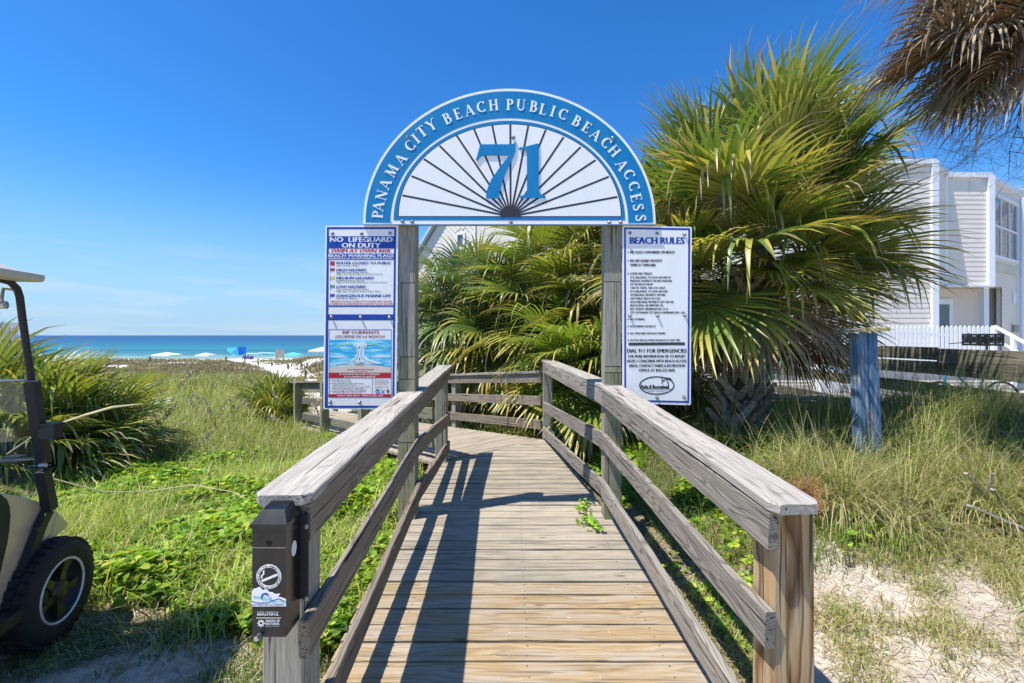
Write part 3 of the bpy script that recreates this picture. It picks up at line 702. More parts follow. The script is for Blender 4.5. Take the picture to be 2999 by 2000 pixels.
for pts_ in ([(190, 1092), (250, 1087), (318, 1094), (318, 1099), (190, 1098)], [(510, 1092), (560, 1086), (640, 1092), (640, 1098), (510, 1098)]): poly(s1, 'picture_wave', pts_, PL, D2, M['white'])
t1('RIP CURRENT', 370, 462, 1146, 9, M['ink'], 0, .03, .0026); t1('(RESACA)', 384, 446, 1161, 8, M['ink'], 0, .03, .0026); t1('www.ripcurrents.noaa.gov', 318, 528, 1198, 10, M['ink'], 0, .02, D2); t1('www.usla.org', 376, 472, 1211, 8, M['red'], 0, .01, D2)
t1('RIP CURRENTS', 280, 567, 911, 23, M['dkred'], 0, .035); t1('¡ESCÁPESE DE LA RESACA!', 222, 614, 943, 19, M['dkred'], .22, .03)
strip(169, 1220, 662, 1263, E, M['red']); strip(167, 1390, 662, 1413, E, M['red'])
t1('IF CAUGHT IN A RIP CURRENT', 258, 577, 1239, 13, M['white'], 0, .035, D2); t1('SI LO ATRAPA LA RESACA', 292, 538, 1259, 12, M['white'], .22, .03, D2)
t1('Never swim alone - Nunca nade solo', 240, 600, 1407, 12, M['white'], 0, .04, D2)
for i_, (a_, b_, xa, xb) in enumerate((("Don't fight the current", 'No luche contra la corriente', 340, 350), ('Swim even with the shore, until current', 'weakens, then swim to shore', 448, 382), ("If you can't escape, float or tread water", 'Si no logra escapar, mantengase a flote pedaleando', 450, 467), ('If you need help, call or wave for assistance', 'Si necesita auxilio, grite o agite los brazos', 464, 430))):
    yy_ = (1280, 1308, 1346, 1371)[i_]
    t1(a_, 198, xa, yy_, 8, M['ink'], 0, .03); t1(b_, 198, xb, yy_ + 12, 7, M['ink'] if i_ == 1 else M['red'], 0 if i_ == 1 else .2, .02); poly(s1, 'bullet', [(184, yy_ - 4), (187, yy_ - 8), (190, yy_ - 4), (187, yy_)], PL, Tt, M['ink'])
t1('Nade al nivel de la orilla hasta que la resaca se debilite', 198, 498, 1331, 7, M['red'], .2, .015)
strip(514, 1266, 516, 1388, Tt, M['ink'], name='divider')
for k, (s_, xx, mm) in enumerate((('More information about', 642, 'ink'), ('rip currents can be found', 648, 'ink'), ('at the following web sites:', 650, 'ink'), ('Para mas informacion', 642, 'red'), ('de la resaca visite', 630, 'red'))): t1(s_, 532, xx, 1279 + k * 9.5, 6, M[mm], 0, .02)
t1('www.ripcurrents.noaa.gov', 532, 650, 1335, 7, M['ink'], 0, .02); t1('www.usla.org', 532, 588, 1344, 6, M['red'], 0, .01)
circ = lambda cx, cy, r, n=18: [(cx + r * math.cos(2 * math.pi * k / n), cy + r * math.sin(2 * math.pi * k / n)) for k in range(n)]
poly(s1, 'emblem', circ(556, 1369, 18), PL, Tt, M['blue']); poly(s1, 'emblem_bird', [(540, 1364), (556, 1372), (572, 1362), (558, 1380)], PL, D2, M['white'])
for a_ in (1, -1): poly(s1, 'emblem', [(597 - 16, 1369 - a_ * 14), (597 - 13, 1369 - a_ * 16), (597 + 16, 1369 + a_ * 14), (597 + 13, 1369 + a_ * 16)], PL, Tt + .0002 * a_, M['ink'])
poly(s1, 'emblem', circ(597, 1369, 8), PL, D2, M['steel']); poly(s1, 'emblem', [(626, 1356), (638, 1352), (650, 1356), (648, 1372), (638, 1386), (629, 1372)], PL, Tt, flat('arrowhead_brown', (.2, .1, .04), .5))
for x_, y_ in ((200, 120), (430, 119), (656, 117), (193, 779), (424, 781), (651, 782), (182, 1451), (414, 1453)): b_ = P0(x_, y_, E); bolt(s1, b_[0], b_[1], b_[2], .0105, .018)

# rules sign (right)
P2 = facing(1780, 640, 2.703, 3.962)
s2 = empty('rules_sign', P2(390, 1470), 'white BEACH RULES sign with blue border on the right gate post', 'sign')
poly(s2, 'panel', [(125, 58), (656, 66), (665, 74), (657, 1468), (649, 1477), (125, 1462), (117, 1454), (117, 66)], P2, 0, M['white'], depth=.012)
def st2(x0, y0, x1, y1, mat, l0=0, l1=0, s0=0, s1_=0, name='border', dy=E): return poly(s2, name, [(x0, y0), (x1, y0 + s0), (x1 + l1, y1 + s1_), (x0 + l0, y1)], P2, dy, mat)
st2(129, 69, 652, 84, M['navy'], s0=7, s1_=8); st2(130, 1433, 644, 1448, M['navy'], s0=12, s1_=12); st2(129, 84, 143, 1433, M['navy'], 2, 2); st2(637, 92, 652, 1446, M['navy'], -7, -8)
def t2(s_, x0, x1, yb, cap, mat=M['ink'], sh=0, of=.035): return text_line(s2, s_, P2, x0, x1, yb, cap, mat, sh, of, dy=Tt)
t2('BEACH RULES', 177, 606, 200, 52, M['navy'], 0, .05)
for s_, x1_, yb, c_, bl in (('NO GLASS CONTAINERS ON BEACH', 527, 276, 21, 1), ('NO LIFE GUARD ON DUTY', 430, 344, 21, 1), ('SWIM AT OWN RISK', 380, 378, 21, 0), ('LEAVE NO TRACE', 350, 445, 19, 1), ('IT IS UNLAWFUL TO LEAVE AN ITEM OF', 498, 474, 16, 0), ('PERSONAL PROPERTY ON ANY PORTION', 505, 501, 16, 0),
        ('OF THE BEACH FROM', 355, 528, 16, 0), ('7:00 P.M. UNTIL 7:00 A.M. DAILY.', 458, 556, 16, 0), ('IT IS UNLAWFUL TO LEAVE AN ITEM', 471, 584, 16, 0), ('OF PERSONAL PROPERTY WITHIN', 453, 612, 16, 0), ('ANY PUBLIC BEACH ACCESS.', 416, 640, 16, 0), ('SUCH PERSONAL PROPERTY LEFT ON THE', 521, 668, 16, 0),
        ('BEACH SHALL BE DISPOSED OF.', 440, 695, 16, 0), ('BAY COUNTY ORDINANCE NO: 12-14', 475, 723, 16, 0), ('CITY OF PANAMA CITY BEACH ORDINANCE NO: 1162', 609, 751, 16, 0), ('NO LITTERING', 291, 804, 15, 1), ('NO CAMPING ON BEACH', 376, 860, 15, 1), ('NO OPEN FIRES WITHOUT PERMIT', 457, 916, 15, 1), ('NO PETS ARE ALLOWED ON BEACH AT ANY TIME', 571, 970, 15, 1)):
    t2(s_, 178, x1_, yb, c_)
    if bl: poly(s2, 'bullet', circ(161, yb - c_ / 2, 5.5, 10), P2, Tt, M['ink'])
poly(s2, 'bar', [(165, 982), (610, 979), (610, 1002), (165, 1005)], P2, Tt, flat('cover_bar', (.045, .05, .045), .6))
for s_, x0, x1_, yb, c_ in (('DIAL 911 FOR EMERGENCIES', 153, 623, 1061, 30), ('FOR MORE INFORMATION OR TO REPORT', 162, 615, 1101, 22), ('ISSUES / CONCERNS WITH BEACH ACCESS', 154, 623, 1138, 22), ('AREAS, CONTACT PARKS & RECREATION', 166, 611, 1175, 22), ('OFFICE AT 850-233-5045', 246, 530, 1211, 22)): t2(s_, x0, x1_, yb, c_)
def ring(parent, P, cx, cy, a, b, wd, dy, mat, a0=0, a1=360, n=48, name='ring'):
    mb = MB(); full = (a1 - a0) >= 360; V_ = []
    for k in range(n + 1):
        t_ = R(a0 + (a1 - a0) * k / n)
        V_.append(Vector(P(cx + a * math.cos(t_), cy + b * math.sin(t_), dy))); V_.append(Vector(P(cx + (a - wd) * math.cos(t_), cy + (b - wd) * math.sin(t_), dy)))
    m_ = len(V_); back = [v + Vector((0, max(dy - .0001, .0005), 0)) for v in V_]
    fs = []
    for k in range(n):
        i0 = 2 * k; fs += [(i0, i0 + 1, i0 + 3, i0 + 2), (i0, i0 + 2, i0 + 2 + m_, i0 + m_), (i0 + 1, i0 + 1 + m_, i0 + 3 + m_, i0 + 3)]
    fs += [(0, m_, m_ + 1, 1), (m_ - 2, m_ - 1, 2 * m_ - 1, 2 * m_ - 2)] if not full else []
    mb.add(V_ + back, fs); return mb.build(name, mat, parent)
ring(s2, P2, 388, 1321, 140, 73, 9, Tt, M['ink'], name='logo_ring')
t2('Parks & Recreation', 264, 470, 1346, 30, M['ink'], 0, .055); t2('Panama City Beach', 311, 467, 1371, 12, M['ink'], .35, .0)
strip(266, 1349, 505, 1351, Tt, M['ink'], name='logo_line', par=s2, P=P2)
poly(s2, 'logo_trunk', [(470, 1349), (476, 1320), (470, 1290), (458, 1272), (466, 1272), (480, 1295), (485, 1325), (484, 1349)], P2, Tt, M['ink'])
for pts_ in ([(458, 1272), (440, 1262), (420, 1275), (432, 1255), (452, 1258)], [(458, 1272), (430, 1280), (424, 1308), (440, 1288)], [(462, 1272), (470, 1258), (495, 1262), (512, 1280), (490, 1272)], [(462, 1272), (490, 1280), (512, 1295), (518, 1300), (500, 1282)], [(460, 1272), (450, 1258), (462, 1262), (472, 1256)]): poly(s2, 'logo_frond', pts_, P2, Tt + .0003, M['ink'])
for x_, y_ in ((176, 115), (391, 118), (606, 126), (174, 768), (392, 768), (609, 765), (390, 1417), (604, 1412)): b_ = P2(x_, y_, E); bolt(s2, b_[0], b_[1], b_[2], .0105, .018)

# arch sign
PA = facing(1050, 240, 2.672, 3.935)
sa = empty('arch_sign', PA(1180, 1112), 'blue and white half-round arch sign with the number 71', 'sign')
def ell(cx, cy, a, b, a0=180, a1=360, n=64): return [(cx + a * math.cos(R(a0 + (a1 - a0) * k / n)), cy + b * math.sin(R(a0 + (a1 - a0) * k / n))) for k in range(n + 1)]
CX, CYb = 1180, 1100
poly(sa, 'panel', [(35, 1112)] + ell(CX, CYb, 1145, 1048) + [(2325, 1112)], PA, 0, M['white'], depth=.035)
q1 = poly(sa, 'blue_band', [(2305, 1102), (2112, 1106), (2112, 1098)] + ell(CX, CYb - 5, 930, 812)[::-1] + [(262, 1098), (262, 1104), (55, 1100)] + ell(CX, CYb - 2, 1125, 1026), PA, .0015, M['blue'])
poly(sa, 'blue_band', [(285, 1083)] + ell(CX, 1080, 906, 777) + [(2088, 1083)], PA, .0015, M['blue'])
poly(sa, 'fan_outline', [(308, 1056)] + ell(1184, 1054, 876, 726) + [(2060, 1056)], PA, .0022, M['ray'])
poly(sa, 'fan_panel', [(316, 1050)] + ell(1184, 1050, 868, 716) + [(2052, 1050)], PA, .0032, M['white'])
HUB = (1190, 1052)
for ex, ey in ((345, 888), (415, 737), (512, 603), (635, 500), (768, 420), (905, 372), (1047, 342), (1188, 335), (1328, 345), (1465, 375), (1605, 432), (1738, 510), (1855, 612), (1958, 742), (2025, 900)):
    d_ = Vector((ex - HUB[0], ey - HUB[1])).normalized(); n_ = Vector((-d_.y, d_.x)) * 7.5; s_ = Vector(HUB) + d_ * 60
    poly(sa, 'ray', [(s_.x + n_.x, s_.y + n_.y), (ex + n_.x, ey + n_.y), (ex - n_.x, ey - n_.y), (s_.x - n_.x, s_.y - n_.y)], PA, .0042, M['ray'])
poly(sa, 'fan_hub', ell(HUB[0], 1054, 82, 70, n=20), PA, .005, M['ray'])
seven = [(955, 485), (962, 492), (1190, 492), (1212, 488), (1222, 478), (1229, 484), (1228, 540), (1212, 590), (1190, 635), (1150, 720), (1125, 790), (1108, 850), (1097, 912), (998, 912), (1001, 870), (1012, 830), (1040, 765), (1085, 700), (1130, 640), (1165, 600), (1178, 578), (985, 577), (955, 588), (931, 621), (919, 613), (930, 580)]
one = [(1258, 517), (1300, 512), (1402, 485), (1410, 492), (1410, 850), (1418, 876), (1435, 888), (1461, 893), (1461, 911), (1265, 911), (1265, 895), (1295, 889), (1311, 875), (1318, 850), (1318, 565), (1312, 545), (1298, 534), (1258, 531)]
poly(sa, 'numeral', seven, PA, .013, M['blue'], depth=.009); poly(sa, 'numeral', one, PA, .013, M['blue'], depth=.009)
# roman capitals as strokes: (x0,y0,x1,y1,w0,w1) in a unit box, y up
def serif(x, y_, w_=.30, h=.05): return (x - w_ / 2, y_, x + w_ / 2, y_, h, h)
def arcst(cx, cy, rx, ry, a0, a1, wt, wn, n=8):
    out_ = []
    for k in range(n):
        t0_, t1_ = R(a0 + (a1 - a0) * k / n), R(a0 + (a1 - a0) * (k + 1) / n)
        f0 = wn + (wt - wn) * abs(math.cos(t0_)) ** 1.5; f1 = wn + (wt - wn) * abs(math.cos(t1_)) ** 1.5
        out_.append((cx + rx * math.cos(t0_), cy + ry * math.sin(t0_), cx + rx * math.cos(t1_), cy + ry * math.sin(t1_), f0, f1))
    return out_
T_, n_w = .19, .06
GL = {
 'I': [(.2, 0, .2, 1, T_, T_), serif(.2, .03, .34), serif(.2, .97, .34)],
 'P': [(.2, 0, .2, 1, T_, T_), serif(.2, .03, .34), serif(.12, .97, .2)] + arcst(.32, .74, .27, .23, -90, 90, T_, n_w),
 'B': [(.2, 0, .2, 1, T_, T_), serif(.14, .03, .2), serif(.14, .97, .2), (.2, .03, .36, .03, n_w, n_w), (.2, .53, .34, .53, n_w, n_w), (.2, .97, .34, .97, n_w, n_w)] + arcst(.34, .75, .22, .22, -90, 90, T_, n_w) + arcst(.36, .28, .27, .25, -90, 90, T_, n_w),
 'E': [(.2, 0, .2, 1, T_, T_), serif(.14, .03, .2), serif(.14, .97, .2), (.2, .03, .66, .03, n_w, n_w), (.2, .52, .5, .52, n_w, n_w), (.2, .97, .62, .97, n_w, n_w), (.66, .0, .66, .2, .06, .03), (.62, 1, .62, .82, .06, .03), (.5, .44, .5, .6, .05, .05)],
 'L': [(.2, 0, .2, 1, T_, T_), serif(.14, .03, .2), serif(.2, .97, .34), (.2, .03, .64, .03, n_w, n_w), (.64, .0, .64, .22, .06, .03)],
 'H': [(.18, 0, .18, 1, T_, T_), (.72, 0, .72, 1, T_, T_), (.18, .52, .72, .52, n_w, n_w), serif(.18, .03), serif(.18, .97), serif(.72, .03), serif(.72, .97)],
 'T': [(.38, 0, .38, 1, T_, T_), serif(.38, .03, .34), (.0, .97, .76, .97, n_w, n_w), (.02, 1, .02, .8, .06, .03), (.74, 1, .74, .8, .06, .03)],
 'U': [(.18, 1, .18, .3, T_, T_), (.7, 1, .7, .3, n_w, n_w), serif(.18, .97), serif(.7, .97, .24)] + arcst(.44, .3, .26, .28, 180, 360, .1, .1),
 'A': [(.08, 0, .42, 1, n_w, n_w), (.42, 1, .76, 0, T_, T_), (.2, .32, .64, .32, n_w, n_w), serif(.08, .03, .24), serif(.78, .03, .3)],
 'N': [(.14, 0, .14, 1, n_w, n_w), (.16, .98, .72, .04, T_, T_), (.74, 0, .74, 1, n_w, n_w), serif(.14, .03, .24), serif(.1, .97, .2), serif(.74, .97, .24)],
 'M': [(.12, 0, .18, 1, n_w, n_w), (.2, .98, .48, .06, T_, T_), (.48, .06, .8, .98, n_w, n_w), (.82, 1, .88, 0, T_, T_), serif(.12, .03, .24), serif(.9, .03, .3), serif(.14, .97, .2), serif(.84, .97, .24)],
 'Y': [(.4, 0, .4, .5, T_, T_), (.08, 1, .4, .48, T_, T_), (.72, 1, .4, .48, n_w, n_w), serif(.4, .03), serif(.08, .97), serif(.74, .97, .24)],
 'C': arcst(.46, .5, .36, .46, 45, 315, T_ * 1.1, n_w, 14) + [(.71, .98, .71, .74, .05, .03), (.71, .02, .71, .24, .05, .03)],
 'S': arcst(.34, .74, .2, .21, 30, 250, .12, .1, 8) + arcst(.34, .27, .22, .23, 70, -150, .14, .1, 8) + [(.25, .62, .44, .42, .17, .17), (.52, .98, .54, .76, .04, .04), (.13, .02, .1, .26, .04, .04)],
}
LET = [('P',150,1040),('A',158,970),('N',182,885),('A',212,795),('M',262,692),('A',335,602),('C',402,500),('I',450,443),('T',498,388),('Y',575,335),('B',692,288),('E',776,250),('A',872,222),('C',958,197),('H',1058,182),('P',1182,178),('U',1272,181),('B',1368,193),('L',1445,215),('I',1522,230),('C',1600,252),('B',1705,306),('E',1785,356),('A',1860,418),('C',1938,475),('H',2002,540),('A',2062,655),('C',2118,722),('C',2155,815),('E',2172,905),('S',2188,978),('S',2208,1062)]
for ch_, lx, ly in LET:
    nx_ = (lx - CX) / 1035 ** 2; ny_ = (ly - 1100) / 925 ** 2; up_ = Vector((nx_, ny_)).normalized(); rt = Vector((-up_.y, up_.x))
    S_ = 84; gl_st = GL[ch_]; wid = max(max(s[0], s[2]) for s in gl_st)
    mb = MB()
    for k, (x0, y0, x1_, y1_, w0, w1) in enumerate(gl_st):
        a_ = Vector((x0 - wid / 2 - .03, y0 - .5)); b_ = Vector((x1_ - wid / 2 - .03, y1_ - .5)); d_ = (b_ - a_)
        if d_.length < 1e-4: continue
        d_.normalize(); n_ = Vector((-d_.y, d_.x)); e_ = .012
        cs = [a_ + n_ * w0 / 2 - d_ * e_, b_ + n_ * w1 / 2 + d_ * e_, b_ - n_ * w1 / 2 + d_ * e_, a_ - n_ * w0 / 2 - d_ * e_]
        W_ = [Vector(PA(lx + (c.x * rt.x + c.y * up_.x) * S_, ly + (c.x * rt.y + c.y * up_.y) * S_, .0045 + .00012 * k)) for c in cs]
        mb.prism(W_, (0, .003, 0))
    mb.build('letter', M['white'], sa)
for x_, y_ in ((383, 437), (1211, 437), (1987, 443), (345, 1092), (420, 1096), (1193, 1101), (1962, 1101), (2050, 1100)): b_ = PA(x_, y_, .003); bolt(sa, b_[0], b_[1], b_[2], .0115, .02)
mb = MB(); a_ = PA(35, 1112); b_ = PA(2325, 1112); mb.box(((a_[0] + b_[0]) / 2, 3.95, a_[2] - .004), (b_[0] - a_[0] + .004, .05, .008)); mb.build('bottom_edge', M['alu'], sa)

# ------------------------------------------------------------------ cigarette bin
cb = empty('cigarette_bin', (-.8, 1.57, .7), 'black metal cigarette disposal box bolted to the front left post', 'cigarette bin')
Yb = 1.515
PB = facing(720, 1450, 3.483, Yb)
mb = MB(); x0, _, z1 = PB(65, 297); x1, _, z0 = PB(408, 1447)
dep = .10
mb.box(((x0 + x1) / 2, Yb + dep / 2, (z0 + z1) / 2), (x1 - x0, dep, z1 - z0)); mb.build('box', M['black_gloss'], cb)
mb = MB(); e = .004; lidz = z1 + .001
B0 = [Vector((x0 - e, Yb - e, lidz)), Vector((x1 + e, Yb - e, lidz)), Vector((x1 + e, Yb + dep + e, lidz)), Vector((x0 - e, Yb + dep + e, lidz))]
B1 = [Vector((p_.x * .0 + ((x0 + x1) / 2) + (p_.x - (x0 + x1) / 2) * .62, Yb + .03 if k < 2 else Yb + dep, lidz + .038 + (.012 if k >= 2 else 0))) for k, p_ in enumerate(B0)]
B_ = [p_ - Vector((0, 0, .014)) for p_ in B0]
mb.add(B_ + B0 + B1, [(0, 1, 5, 4), (1, 2, 6, 5), (2, 3, 7, 6), (3, 0, 4, 7), (4, 5, 9, 8), (5, 6, 10, 9), (6, 7, 11, 10), (7, 4, 8, 11), (8, 9, 10, 11), (3, 2, 1, 0)])
mb.build('lid', M['black_gloss'], cb)
o = poly(cb, 'hole', circ(236, 488, 30, 20), PB, .001, flat('hole_black', (.002, .002, .002), .9)); strip(66, 534, 406, 538, .0012, M['alu'], name='seam', par=cb, P=PB)
mb = MB(); mb.box((x1 + .006, Yb + dep + .004, (z0 + z1) / 2 + .03), (.045, .006, .30)); mb.build('bracket', M['black'], cb)
for zz in (z0 + .07, z1 - .05): bolt(cb, x1 + .021, Yb + dep + .001, zz, .006, .006)
ring(cb, PB, 236, 830, 128, 124, 30, .0012, M['white'], name='no_litter_ring')
W_B = M['white']
for k, chs in enumerate('HELP KEEP YOUR COMMUNITY CLEAN'):
    if chs == ' ': continue
    a_ = R(-200 + 220 * k / 29); cxx, cyy = 236 + 113 * math.cos(a_), 830 + 109 * math.sin(a_)
    me = text_mesh(chs, 0, .03, 1); co = np.empty(len(me.vertices) * 3); me.vertices.foreach_get('co', co); co = co.reshape(-1, 3); co -= co.mean(0)
    rot = a_ + math.pi / 2; S_ = 22
    U = cxx + (co[:, 0] * math.cos(rot) + co[:, 1] * math.sin(rot)) * S_; V_ = cyy + (co[:, 0] * math.sin(rot) - co[:, 1] * math.cos(rot)) * S_
    me.vertices.foreach_set('co', np.array([PB(u_, v_, .002) for u_, v_ in zip(U, V_)]).ravel()); link('letter', me, M['ink'], cb)
for k, chs in enumerate('RECYCLE YOUR BUTTS HERE'):
    if chs == ' ': continue
    a_ = R(150 - 120 * k / 22); cxx, cyy = 236 + 113 * math.cos(a_), 830 + 109 * math.sin(a_)
    me = text_mesh(chs, 0, .03, 1); co = np.empty(len(me.vertices) * 3); me.vertices.foreach_get('co', co); co = co.reshape(-1, 3); co -= co.mean(0)
    rot = a_ - math.pi / 2; S_ = 20
    U = cxx + (co[:, 0] * math.cos(rot) + co[:, 1] * math.sin(rot)) * S_; V_ = cyy + (co[:, 0] * math.sin(rot) - co[:, 1] * math.cos(rot)) * S_
    me.vertices.foreach_set('co', np.array([PB(u_, v_, .002) for u_, v_ in zip(U, V_)]).ravel()); link('letter', me, M['ink'], cb)
poly(cb, 'cigarette_mark', [(160, 864), (318, 800), (328, 820), (168, 886)], PB, .0012, W_B); poly(cb, 'smoke_mark', [(165, 855), (152, 835), (160, 812), (178, 800), (172, 782), (180, 765), (192, 768), (188, 785), (194, 800), (182, 815), (168, 825), (172, 845)], PB, .0012, W_B)
cloud = [(62, 1135), (62, 980), (80, 955), (110, 950), (125, 936), (155, 945), (175, 970), (200, 955), (225, 970), (245, 990), (270, 990), (300, 1010), (352, 1003), (330, 1035), (370, 1045), (410, 1060), (411, 1132)]
poly(cb, 'sticker', cloud, PB, .0012, M['white'], label='white wave sticker reading Keep PCB Beautiful')
ring(cb, PB, 200, 1040, 46, 46, 18, .0018, M['navy'], 150, 330, 16, 'wave_mark')
mb = MB()
for a_, b_ in zip([(62, 1080), (120, 1098), (220, 1098), (280, 1072), (340, 1055), (405, 1085)][:-1], [(120, 1098), (220, 1098), (280, 1072), (340, 1055), (405, 1085)]): mb.prism([Vector(PB(a_[0], a_[1] - 5, .0018)), Vector(PB(b_[0], b_[1] - 5, .0018)), Vector(PB(b_[0], b_[1] + 3, .0018)), Vector(PB(a_[0], a_[1] + 3, .0018))], (0, .0005, 0))
mb.build('wave_mark', M['navy'], cb)
text_line(cb, 'Keep', PB, 76, 146, 1045, 26, M['canvas_teal'], .3, .01, dy=.002); text_line(cb, 'PCB', PB, 170, 268, 1072, 38, M['canvas_teal'], 0, .02, dy=.0024); text_line(cb, 'Beautiful', PB, 270, 405, 1095, 22, M['canvas_teal'], .3, .01, dy=.0024)
text_line(cb, 'KEEP AMERICA BEAUTIFUL AFFILIATE', PB, 66, 380, 1124, 13, M['navy'], 0, .02, dy=.002)
text_line(cb, 'KEEP AMERICA', PB, 122, 338, 1196, 10, W_B, 0, .01, dy=.001); text_line(cb, 'BEAUTIFUL', PB, 120, 340, 1226, 22, W_B, 0, .05, dy=.001)
strip(108, 1251, 358, 1254, .001, W_B, name='rule', par=cb, P=PB)
text_line(cb, 'SANTA FE', PB, 202, 348, 1292, 24, W_B, 0, .04, dy=.001); text_line(cb, 'NATURAL', PB, 202, 348, 1320, 22, W_B, 0, .04, dy=.001); text_line(cb, 'TOBACCO COMPANY', PB, 204, 346, 1338, 8, W_B, 0, .0, dy=.001)
ring(cb, PB, 156, 1306, 24, 24, 9, .001, W_B, name='sun_mark')
for k in range(8):
    a_ = R(45 * k); c_, s_ = math.cos(a_), math.sin(a_)
    poly(cb, 'sun_mark', [(156 + c_ * 27 - s_ * 9, 1306 + s_ * 27 + c_ * 9), (156 + c_ * 40, 1306 + s_ * 40), (156 + c_ * 27 + s_ * 9, 1306 + s_ * 27 - c_ * 9)], PB, .001, W_B)
# oval sticker on the side
mb = MB(); mb.lathe([(.0005, .0012), (.0175, .0012), (.0175, 0)], (0, 0, 0), (1, 0, 0), 24); o = mb.build('oval_sticker', M['white'], cb)
o.matrix_basis = cb.matrix_basis.inverted() @ Matrix.Translation((x1 + .0005, Yb + .055, PB(0, 620)[2])) @ Matrix.Diagonal((1, 1, 1.5, 1))
mb = MB(); mb.tube([PB(150, 1425, .002), PB(140, 1425, .022)], .009, 6); mb.build('lock_bolt', M['alu'], cb)

# ------------------------------------------------------------------ palms
def frond(base, az, el, Lp, Lb, g, wind, col0, coltip, dead=0, nl=34, spread=105, rs=0, seed=0, stem=(.30, .33, .12), fold=.25, yel=.25, wide=1.0, brkp=.3):
    r = np.random.default_rng(seed); up = np.array([0, 0, 1.0])
    d = np.array([math.cos(el) * math.cos(az), math.cos(el) * math.sin(az), math.sin(el)]); pos = np.array(base, float)
    pts = [pos.copy()]; K = 5
    for k in range(K):
        d = d + (-up * g * .25 + wind * .2) * (Lp / K); d /= np.linalg.norm(d); pos = pos + d * Lp / K; pts.append(pos.copy())
    side = np.cross(d, up)
    if np.linalg.norm(side) < .15: side = np.array([-math.sin(az), math.cos(az), 0])
    side /= np.linalg.norm(side); nrm = np.cross(side, d)
    roll = r.normal(0, .3) + rs; side, nrm = side * math.cos(roll) + nrm * math.sin(roll), nrm * math.cos(roll) - side * math.sin(roll)
    Vs, Qs, Cs = [], [], []
    # petiole: triangular section
    pw = .014
    for k, p_ in enumerate(pts):
        f_ = 1 - .5 * k / K
        Vs += [p_ + side * pw * f_, p_ - side * pw * f_, p_ - nrm * pw * f_]; Cs += [stem] * 3
    for k in range(K):
        for j in range(3): a_ = 3 * k + j; b_ = 3 * k + (j + 1) % 3; Qs.append((a_, b_, b_ + 3, a_ + 3))
    H = pts[-1]; st_ = np.array([0, .16, .34, .5, .66, .83, 1.0]); m = len(st_)
    th = np.radians(np.linspace(-spread, spread, nl)) + r.normal(0, .012, nl); dth = math.radians(2 * spread / nl)
    ln = Lb * (.70 + .32 * np.cos(th * .8)) * (1 + r.normal(0, .05, nl))
    pos = np.repeat(H[None], nl, 0) + d * (.20 * Lb * np.cos(th))[:, None].clip(0)
    dr = np.cos(th)[:, None] * d + np.sin(th)[:, None] * side + fold * np.abs(np.sin(th))[:, None] * nrm
    dr /= np.linalg.norm(dr, axis=1)[:, None]
    tw = np.cross(dr, nrm[None]); tw /= np.linalg.norm(tw, axis=1)[:, None] + 1e-9
    gj = g * (1 + r.normal(0, .25, nl)); lc_ = r.random(nl); tipb = r.random(nl); brk = (r.random(nl) < brkp) * r.uniform(3, 8, nl); bst = r.uniform(.45, .75, nl)
    P = []
    for k in range(m):
        if k:
            h_ = (ln * (st_[k] - st_[k - 1]))[:, None]
            bend = max(0, st_[k] - .38) * 2.6
            dr = dr + (-up[None] * ((gj * bend + brk * (st_[k] > bst)))[:, None] + wind[None] * bend * .8 + r.normal(0, .05, (nl, 3)) * bend) * h_
            dr /= np.linalg.norm(dr, axis=1)[:, None]; pos = pos + dr * h_
        rr_ = st_[k]
        w_half = ln * (rr_ * dth * .52 if rr_ < .42 else .42 * dth * .52 * (1 - ((rr_ - .42) / .58) ** 1.6) * 1.0) * wide
        w_half = np.maximum(w_half, .0012)
        P.append(np.stack([pos - tw * w_half[:, None], pos - nrm[None] * (w_half * .45)[:, None], pos + tw * w_half[:, None]], 1))
    P = np.stack(P, 1)    # nl, m, 3, 3
    b0 = len(Vs); Vs = np.array(Vs); V2 = P.reshape(-1, 3)
    idx = b0 + np.arange(nl * m * 3).reshape(nl, m, 3)
    q_ = np.concatenate([np.stack([idx[:, :-1, j], idx[:, :-1, j + 1], idx[:, 1:, j + 1], idx[:, 1:, j]], -1).reshape(-1, 4) for j in (0, 1)])
    c0 = np.array(col0); ct = np.array(coltip); yl = np.array((.54, .47, .09))
    f = np.clip((st_[None, :] - .62 - .3 * (1 - tipb[:, None])) / .2, 0, 1)
    f = f * (tipb[:, None] > .45) if not dead else f
    cc = c0 * (.75 + .5 * lc_[:, None, None]) * np.ones((nl, m, 1))
    ym = np.clip((st_[None, :] - .3) / .4, 0, 1) * (lc_[:, None] < yel)
    cc = cc * (1 - ym[..., None]) + yl * ym[..., None]
    cc = cc * (1 - f[..., None]) + ct * f[..., None]
    C2 = np.repeat(cc[:, :, None, :], 3, 2).reshape(-1, 3)
    return np_mesh('frond', np.concatenate([Vs, V2]), np.concatenate([np.array(Qs), q_]), np.concatenate([np.array(Cs), C2]), False)

